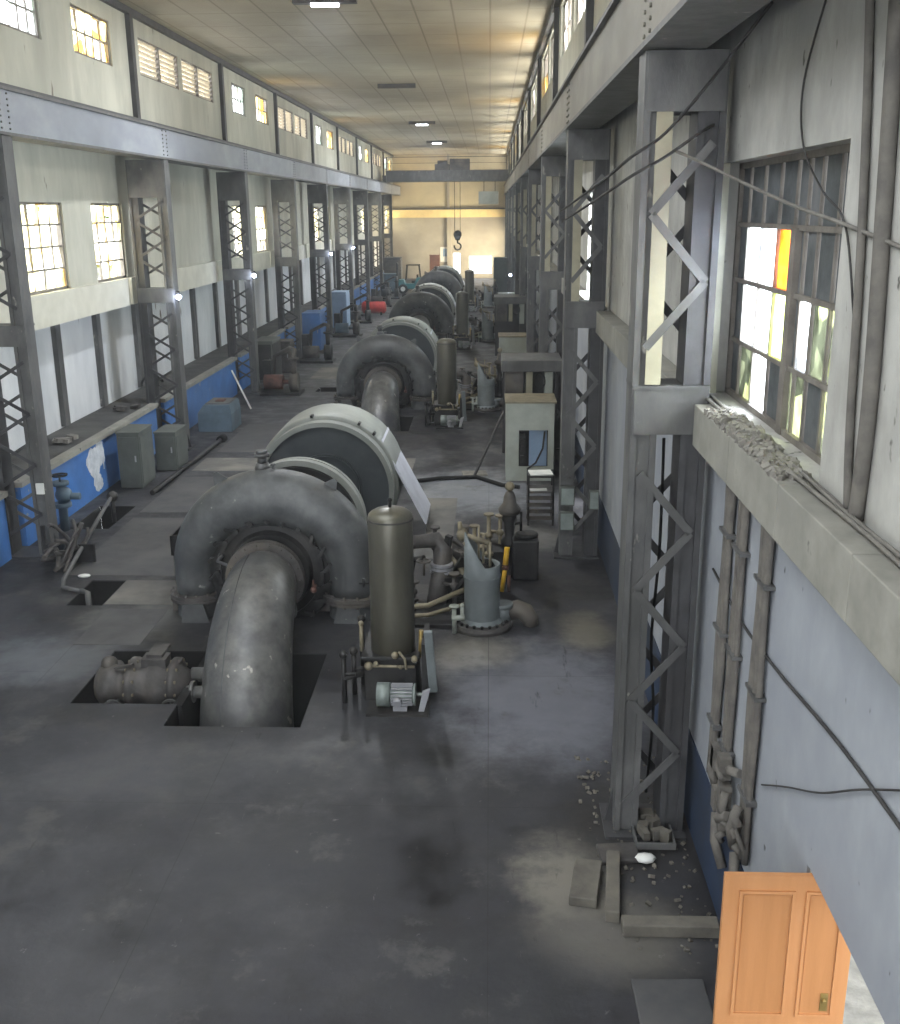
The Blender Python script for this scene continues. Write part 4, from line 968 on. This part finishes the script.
# ------------------------------------------------------------------ near right corner: rubble, kerbs, door, conduits
for (c, s, r_, m, lab) in (((.93, 8.55, .05), (.26, .62, .10), (0, 0, -.18), 'concrete', 'worn flat stone block lying left of the kerb at bottom right'),
                          ((1.18, 8.5, .06), (.13, .95, .12), (0, 0, -.12), 'concrete', 'narrow concrete kerb running away from the camera at bottom right'),
                          ((1.62, 7.92, .06), (.85, .16, .12), (0, 0, .0), 'concrete', 'low concrete kerb crossing to the wall beside the door'),
                          ((1.3, 9.05, .03), (.4, .3, .05), (0, 0, .1), 'iron2', 'flat dark steel sheet at the foot of the near column'),
                          ((1.5, 7.0, .015), (.6, .6, .03), (0, 0, .02), 'plate_mid', 'square grey floor slab in front of the orange door')):
    tag(MB().obx((0, 0, 0), s, (0, 0, 0)).build({'concrete': 'concrete_block', 'iron2': 'steel_sheet', 'plate_mid': 'floor_slab'}[m], m, loc=c, bevel=.012), lab, 'block' if m == 'concrete' else 'sheet').rotation_euler = r_
t = thing('battery_tray', 'dark tray of junk with pale rim inside the foot of the near column', 'tray', (1.68, 9.42, 0))
b = MB().bx(-.2, .2, -.3, -.28, .03, .1).bx(.18, .2, -.28, .3, .03, .1).bx(-.2, -.18, -.28, .3, .03, .1); b.build('tray_rim', 'steel', t)
b = MB()
for _ in range(10): b.obx((rnd.uniform(-.15, .15), rnd.uniform(-.2, .25), .1), (rnd.uniform(.05, .14), rnd.uniform(.05, .14), rnd.uniform(.05, .14)), (0, 0, rnd.uniform(0, 3)))
b.build('junk', 'concrete', t)
tag(MB().sphere((1.55, 8.95, .05), .09, 8, 6, (1.2, .8, .5)).build('crumpled_paper', 'white'), 'crumpled white paper at the foot of the near column', 'paper')
b = MB()
for _ in range(220):
    g = rnd.random(); x = rnd.uniform(1.0, 2.02); y = rnd.uniform(7.6, 11.0); s = rnd.uniform(.01, .05)
    if x < 1.3 and y < 8.4: continue
    b.obx((x, y, s*.35), (s, s*rnd.uniform(.6, 1.4), s*.7), (rnd.random(), rnd.random(), rnd.random()*3))
tag(b.build('rubble_chips', 'concrete'), 'scattered small rubble chips around the near column foot', 'rubble', kind='stuff')
tag(MB().sphere((-2.62, 6.62, .012), .12, 12, 6, (1.3, .5, .12)).build('plastic_scrap', 'cab_light'), 'pale oval scrap lying on the dark floor at bottom left', 'scrap')
# orange door
t = thing('panel_door', 'orange wooden panelled door standing open at the bottom right', 'door', (2.4, 5.9, 0))
dr = t
MB().bx(-.86, 0, -.02, .02, .01, 2.04).build('door_leaf', 'door', t)
b = MB(); 
def ring(b, x0, x1, z0, z1, w, y0, y1): b.bx(x0, x1, y0, y1, z0, z0+w).bx(x0, x1, y0, y1, z1-w, z1).bx(x0, x0+w, y0, y1, z0+w, z1-w).bx(x1-w, x1, y0, y1, z0+w, z1-w)
ring(b, -.76, -.40, .95, 1.93, .02, -.034, -.02); ring(b, -.33, -.08, .95, 1.93, .02, -.034, -.02); ring(b, -.76, -.40, .12, .85, .02, -.034, -.02); ring(b, -.33, -.08, .12, .85, .02, -.034, -.02)
b.build('moulding', 'door', t)
b = MB().bx(-.73, -.43, -.024, -.02, .98, 1.90).bx(-.30, -.11, -.024, -.02, .98, 1.90).bx(-.73, -.43, -.024, -.02, .15, .82).bx(-.30, -.11, -.024, -.02, .15, .82); b.build('door_panel', 'door_dark', t)
MB().bx(-.17, -.12, -.03, -.021, 1.0, 1.14).cyl((-.15, -.06, 1.09), (-.15, -.02, 1.09), .014, n=8).build('lock_plate', 'brass', t)
struct(MB().bx(RX+.02, RX+.28, 5.925, 5.999, 0, 2.049).build('door_1', 'frame_white'))
# conduits on the right wall
for (y, m, lab, r_) in ((8.62, 'conduit', 'vertical dusty conduit bundle on the right wall, closest to the near column', .035), (8.14, 'conduit', 'middle vertical conduit bundle on the right wall', .035), (7.38, 'conduit', 'vertical conduit bundle on the right wall, closest to the door', .04)):
    t = thing('conduit_bundle', lab, 'conduit', (RX, y, 0), 'conduit bundles on the right wall')
    b = MB()
    for j in range(4): b.tube([(-r_-.005, (j-1.5)*.06+.02*math.sin(i_*1.3+j), 1.15+(4.1-1.15)*i_/8) for i_ in range(9)], r_*(.7+.15*(j % 2)), 8)
    b.build('pipes', m, t)
    for z in (1.7, 2.6, 3.5): MB().bx(-.09, -.001, -.15, .15, z, z+.03).build('clip', 'steel', t)
t = thing('cable_cluster', 'dusty lump of cable joints where the conduit bundles meet above the dado', 'cables', (RX-.1, 8.0, 1.45))
b = MB()
for _ in range(16):
    p = Vector((rnd.uniform(-.03, .05), rnd.uniform(-.7, .55), rnd.uniform(-.45, .3))); q = p+Vector((rnd.uniform(-.03, .03), rnd.uniform(-.3, .3), rnd.uniform(-.45, .1)))
    b.tube([p, (p+q)/2+Vector((-.04, 0, 0)), q], rnd.uniform(.02, .045), 6)
for _ in range(6): b.obx((.0, rnd.uniform(-.5, .4), rnd.uniform(-.3, .2)), (.1, .12, .2), (0, 0, 0))
b.build('joints', 'conduit', t)
def wire(name, pts, r_, m, lab, n=14):
    P = [Vector(p) for p in pts]; out = []
    for i in range(len(P)-1):
        p0, p1, p2, p3 = P[max(i-1, 0)], P[i], P[i+1], P[min(i+2, len(P)-1)]
        for s in range(n//2):
            u = s/(n//2); out.append(.5*((2*p1)+(p2-p0)*u+(2*p0-5*p1+4*p2-p3)*u*u+(3*p1-p0-3*p2+p3)*u**3))
    out.append(P[-1])
    return tag(MB().tube(out, r_, 6).build(name, m), lab, 'cable')
wire('wall_cable', [(RX-.02, 9.2, 2.98), (RX-.02, 8.1, 2.92), (RX-.02, 6.97, 2.99), (RX-.02, 5.6, 3.14), (RX-.02, 4.3, 3.2)], .012, 'cable', 'black cable crossing the lower right wall on a slant')
wire('wall_cable', [(RX-.02, 7.1, 1.98), (RX-.02, 6.5, 2.32), (RX-.02, 5.85, 2.67), (RX-.02, 5.21, 3.08), (RX-.02, 4.5, 3.5)], .007, 'cable', 'thin wavy grey wire on the lower right wall below the black cable')
wire('overhead_cable', [(2.05, 8.39, 7.63), (1.84, 9.2, 7.24), (1.46, 9.22, 6.8), (1.18, 9.2, 6.61), (1.11, 11, 6.45), (1.11, 17.2, 6.15)], .014, 'cable', 'upper overhead cable slanting from the streaked wall past the near column')
wire('overhead_cable', [(2.08, 9.9, 6.95), (1.75, 9.22, 6.8), (1.45, 9.22, 6.6), (1.19, 9.2, 6.46), (1.1, 11, 6.3), (1.15, 17.2, 6.0)], .014, 'cable', 'lower overhead cable slanting past the near column')
wire('overhead_cable', [(1.55, 9.3, 6.66), (1.73, 9.25, 6.58), (2.06, 8.7, 6.36), (2.07, 7.4, 6.2), (2.07, 6.38, 6.1), (2.07, 5.3, 5.98)], .013, 'cable_l', 'grey cable sagging across the front of the big window')
wire('wall_cable', [(RX-.02, 7.1, 7.5), (RX-.02, 7.5, 7.0), (RX-.02, 7.4, 6.6), (RX-.02, 6.9, 6.3), (RX-.02, 6.4, 6.1), (RX-.02, 6.1, 5.6)], .007, 'cable', 'thin hanging wire loop on the streaked wall right of the big window')
wire('wall_conduit', [(RX-.03, 6.45, 7.9), (RX-.03, 6.2, 6.8), (RX-.03, 6.05, 5.9), (RX-.03, 5.95, 5.0), (RX-.03, 5.85, 4.51)], .025, 'conduit', 'rusty vertical conduit on the wall right of the big window')
wire('wall_conduit', [(RX-.04, 5.85, 7.2), (RX-.04, 5.75, 6.3), (RX-.04, 5.65, 5.2), (RX-.04, 5.68, 4.51)], .045, 'conduit', 'thicker dusty conduit at the right edge beside the rusty one')
wire('column_cable', [(1.66, 9.75, 4.1), (1.68, 9.8, 3.0), (1.64, 9.78, 2.0), (1.7, 9.8, 1.2), (1.66, 9.75, .3)], .015, 'rubber', 'black cable hanging inside the near column')
# cables and dust on the ledge by the window
b = MB()
for j in range(4): b.tube([(RX-.04-.025*j+.012*math.sin(i_+j), 9.95-.42*i_, 4.515+.018*(j % 2)) for i_ in range(16)], .014, 6)
tag(b.build('ledge_cables', 'cable_l'), 'bundle of grey cables lying along the window ledge', 'cables')
b = MB()
for _ in range(800):
    y = rnd.uniform(6.6, 8.9); x = RX-.235+rnd.random()*.22; s = rnd.uniform(.01, .038)
    b.obx((x, y, 4.50+s*.4+.05*rnd.random()*max(0, 1-abs(y-7.9)/1.1)), (s*1.6, s*1.6, s), (rnd.random()*3, rnd.random()*3, rnd.random()*3))
tag(b.build('ledge_rubble', 'debris'), 'crumbled dusty rubble heaped on the ledge under the big window', 'rubble', kind='stuff')

# ------------------------------------------------------------------ travelling crane
t = thing('overhead_crane', 'grey overhead travelling crane spanning the hall near the end wall', 'crane', (0, 88, 8.34))
for y in (-.9, .9): MB().bx(-8.3, 1.45, y-.18, y+.18, .05, .85).bx(-8.3, 1.45, y-.28, y+.28, .82, .88).bx(-8.3, 1.45, y-.28, y+.28, .03, .08).build('bridge_girder', 'steel', t)
for x in (-8.37, 1.47): MB().bx(x-.15, x+.15, -1.6, 1.6, .0, .5).cyl((x-.1, -1.2, .2), (x+.1, -1.2, .2), .2).cyl((x-.1, 1.2, .2), (x+.1, 1.2, .2), .2).build('end_carriage', 'steel_dark', t)
MB().bx(-3.2, -1.6, -.7, .7, .9, 1.75).bx(-4.4, -3.25, -.7, .7, .9, 1.35).cyl((-4.2, 0, 1.35), (-3.4, 0, 1.35), .3).build('trolley', 'iron2', t)
b = MB()
for x in (-8.2, 1.3): b.bx(x-.03, x+.03, -1.2, -1.15, .9, 1.9)
b.bx(-8.2, 1.3, -1.2, -1.16, 1.85, 1.9).bx(-8.2, 1.3, -1.2, -1.16, 1.4, 1.43); b.build('handrail', 'steel_dark', t)
b = MB()
for x in (-2.85, -2.4): b.cyl((x, 0, -4.0), (x, 0, .9), .025, n=6)
b.build('hoist_ropes', 'iron', t)
MB().cyl((-2.62, -.1, -4.1), (-2.62, .1, -4.1), .34, n=20).prism([(-2.95, -4.1), (-2.3, -4.1), (-2.45, -4.55), (-2.8, -4.55)], -.15, .15).build('hook_block', 'iron', t)
MB().tube([(-2.62, 0, -4.5), (-2.62, 0, -4.8)]+[(-2.62+.28*math.cos(a), 0, -5.05+.28*math.sin(a)) for a in [R(x) for x in (70, 30, -10, -50, -90, -130, -170, -200)]], .07, 8).build('lifting_hook', 'iron', t)
MB().bx(-.9, .7, -.8, .8, -1.75, -.75).build('driver_cab', 'cab_light', t, bevel=.03)
MB().bx(-.5, -.44, 0, .06, -.75, .05).bx(.4, .46, 0, .06, -.75, .05).build('cab_hanger', 'iron', t)
# end wall fittings
t = thing('notice_board', 'white notice board with a pale blue panel on the end wall', 'board', (-4.15, YEND-.02, 1.5))
MB().bx(-.45, .45, -.03, 0, 0, 1.35).build('board', 'white', t); MB().bx(-.2, .4, -.05, -.031, .5, 1.2).build('blue_panel', 'cab_blue', t)

# ------------------------------------------------------------------ lamps
def lamp(x, y, lab, on=True):
    t = thing('ceiling_lamp', lab, 'ceiling lamp', (x, y, CEIL), 'ceiling lamps')
    MB().bx(-.75, .75, -.12, .12, -.16, -.002).build('lamp_housing', 'iron2', t)
    if on:
        MB().bx(-.32, .32, -.09, .09, -.22, -.161).build('lamp_lens', 'lamp_white', t)
        L = bpy.data.lights.new('lamp_light', 'AREA'); L.shape = 'RECTANGLE'; L.size = .6; L.size_y = .2; L.energy = 500; L.color = (.93, .96, 1)
        o = bpy.data.objects.new('lamp_light', L); col.objects.link(o); o.parent = t; o.location = (0, 0, -.24)
lamp(-3.86, 26.5, 'lit ceiling lamp nearest the camera, at the top of the view'); lamp(-3.7, 44.2, 'unlit dark ceiling lamp', False)
lamp(-3.84, 62.5, 'lit ceiling lamp in the middle of the far ceiling'); lamp(-3.84, 79.7, 'lit ceiling lamp farthest from the camera')
def bulb(x, y, z, lab, e=16):
    t = thing('wall_lamp', lab, 'lamp', (x, y, z), 'bare bluish lamps on the columns')
    MB().cyl((0, 0, .05), (0, 0, .16), .04, n=10).build('lamp_socket', 'iron', t)
    MB().sphere((0, 0, 0), .07).build('bulb', 'bulb', t)
    L = bpy.data.lights.new('bulb_light', 'POINT'); L.energy = e; L.color = (.75, .84, 1); L.shadow_soft_size = .08
    o = bpy.data.objects.new('bulb_light', L); col.objects.link(o); o.parent = t; o.location = (0, -.12, 0)
for k, w in ((2, 'first full'), (3, 'second full'), (5, 'fourth full'), (6, 'fifth full')): bulb(-8.08, COLY[k]-.25, 4.07, 'glowing bluish bulb on the %s left lattice column' % w)
bulb(1.15, 59.0, 2.7, 'glowing bulb by the right wall far down the hall', 40)

def sky_area(name, loc, rot, sx, sy, e, c=(1, .98, .94)):
    L = bpy.data.lights.new(name, 'AREA'); L.shape = 'RECTANGLE'; L.size = sx; L.size_y = sy; L.energy = e; L.color = c
    o = bpy.data.objects.new(name, L); col.objects.link(o); o.location = loc; o.rotation_euler = rot; return o
for k in range(0, 10):   # area lamps outside the window rows of each bay, standing in for bounced daylight
    y = Y0+SP*(k+.5)
    sky_area('daylight_right', (3.2, y, 9.3), (R(90+22), 0, R(90)), 8.4, 1.8, 800, (1, .95, .84))
    sky_area('daylight_left', (-11.2, y, 9.3), (R(90+12), 0, R(-90)), 8.4, 1.8, 800, (.98, .98, 1))
    if k % 2 == 1 and k < 8: sky_area('low_right_fill', (3.4, y-1.3, 5.5), (R(84), 0, R(90)), 2.8, 2.2, 1500, (.95, .97, 1))  # lamp added outside the low right windows to lift the left wall
    if k % 2 == 1: sky_area('daylight_low', (-11.6, y+1.5, 5.6), (R(90), 0, R(-90)), 7.5, 2.4, 900, (1, .98, .9))
sky_area('daylight_near_window', (3.4, 8.2, 5.6), (R(88), 0, R(78)), 3.2, 2.2, 1500, (.85, .92, 1))
sky_area('end_wall_fill', (3.6, 94, 2.6), (R(100), 0, R(70)), 5.5, 4, 2500, (1, .86, .6))  # lamp added outside the side opening to brighten the end wall
# dusty air filling the hall
hm = bpy.data.materials.new('dusty air'); hm.use_nodes = True; nt = hm.node_tree; nt.nodes.remove(nt.nodes['Principled BSDF'])
vs = nt.nodes.new('ShaderNodeVolumeScatter'); vs.inputs['Density'].default_value = .0015; vs.inputs['Anisotropy'].default_value = .2; vs.inputs['Color'].default_value = (.9, .95, 1, 1)
nt.links.new(vs.outputs[0], nt.nodes['Material Output'].inputs['Volume'])
hz = struct(MB().bx(-10.45, 2.36, -5.95, YEND+.2, -1.73, CEIL+.05).build('haze', hm))
# ------------------------------------------------------------------ foliage outside the windows
b = MB()
for _ in range(5200):
    side = rnd.random()
    if side < .8: x = rnd.uniform(-14, -11.6); y = rnd.uniform(17, 60) if side > .45 else rnd.uniform(17, 30); z = 3.2+4.0*rnd.random()**1.5
    else: x = rnd.uniform(3.4, 4.6); y = rnd.uniform(7, 16); z = 2.5+3.2*rnd.random()
    s = rnd.uniform(.08, .22); m_ = Matrix.Rotation(rnd.uniform(0, 6), 3, 'Z') @ Matrix.Rotation(rnd.uniform(-1, 1), 3, 'X')
    b.add([m_ @ Vector(v)*s+Vector((x, y, z)) for v in ((-1, 0, 0), (0, -.4, 0), (1, 0, 0), (0, .4, 0))], [(0, 1, 2, 3)])
tag(b.build('foliage', 'leaf'), 'sunlit yellow green foliage outside the windows', 'foliage', kind='stuff')
struct(MB().bx(-60, -10.51, -20, 130, -.1, -.05).bx(2.41, 60, -20, 130, -.1, -.05).build('ground', 'debris'))

# ------------------------------------------------------------------ world, fill, camera
w = bpy.data.worlds.new('World'); scene.world = w; w.use_nodes = True
bg = w.node_tree.nodes['Background']; bg.inputs[0].default_value = (.93, .97, 1, 1); bg.inputs[1].default_value = 3.2

cam = bpy.data.cameras.new('Camera'); co = bpy.data.objects.new('Camera', cam); col.objects.link(co)
F, TH, YA, RO, H = 1040., .283, -.0389, -.0081, 6.2
fw = Vector((math.sin(YA)*math.cos(TH), math.cos(YA)*math.cos(TH), -math.sin(TH)))
r0 = Vector((math.cos(YA), -math.sin(YA), 0)); u0 = r0.cross(fw)
rv = r0*math.cos(RO)+u0*math.sin(RO); uv = -r0*math.sin(RO)+u0*math.cos(RO)
mm = Matrix((rv, uv, -fw)).transposed().to_4x4(); mm.translation = (0, 0, H); co.matrix_world = mm
cam.sensor_fit = 'VERTICAL'; cam.sensor_height = 24; cam.lens = 24*F/1024; cam.clip_end = 400; cam.clip_start = .05
scene.camera = co
scene.view_settings.view_transform = 'Standard'; scene.view_settings.look = 'None'; scene.view_settings.exposure = .5
cy = scene.cycles
cy.max_bounces = 8; cy.diffuse_bounces = 5; cy.glossy_bounces = 3; cy.transparent_max_bounces = 12; cy.caustics_reflective = False; cy.caustics_refractive = False
cy.use_denoising = True; cy.sample_clamp_indirect = 6
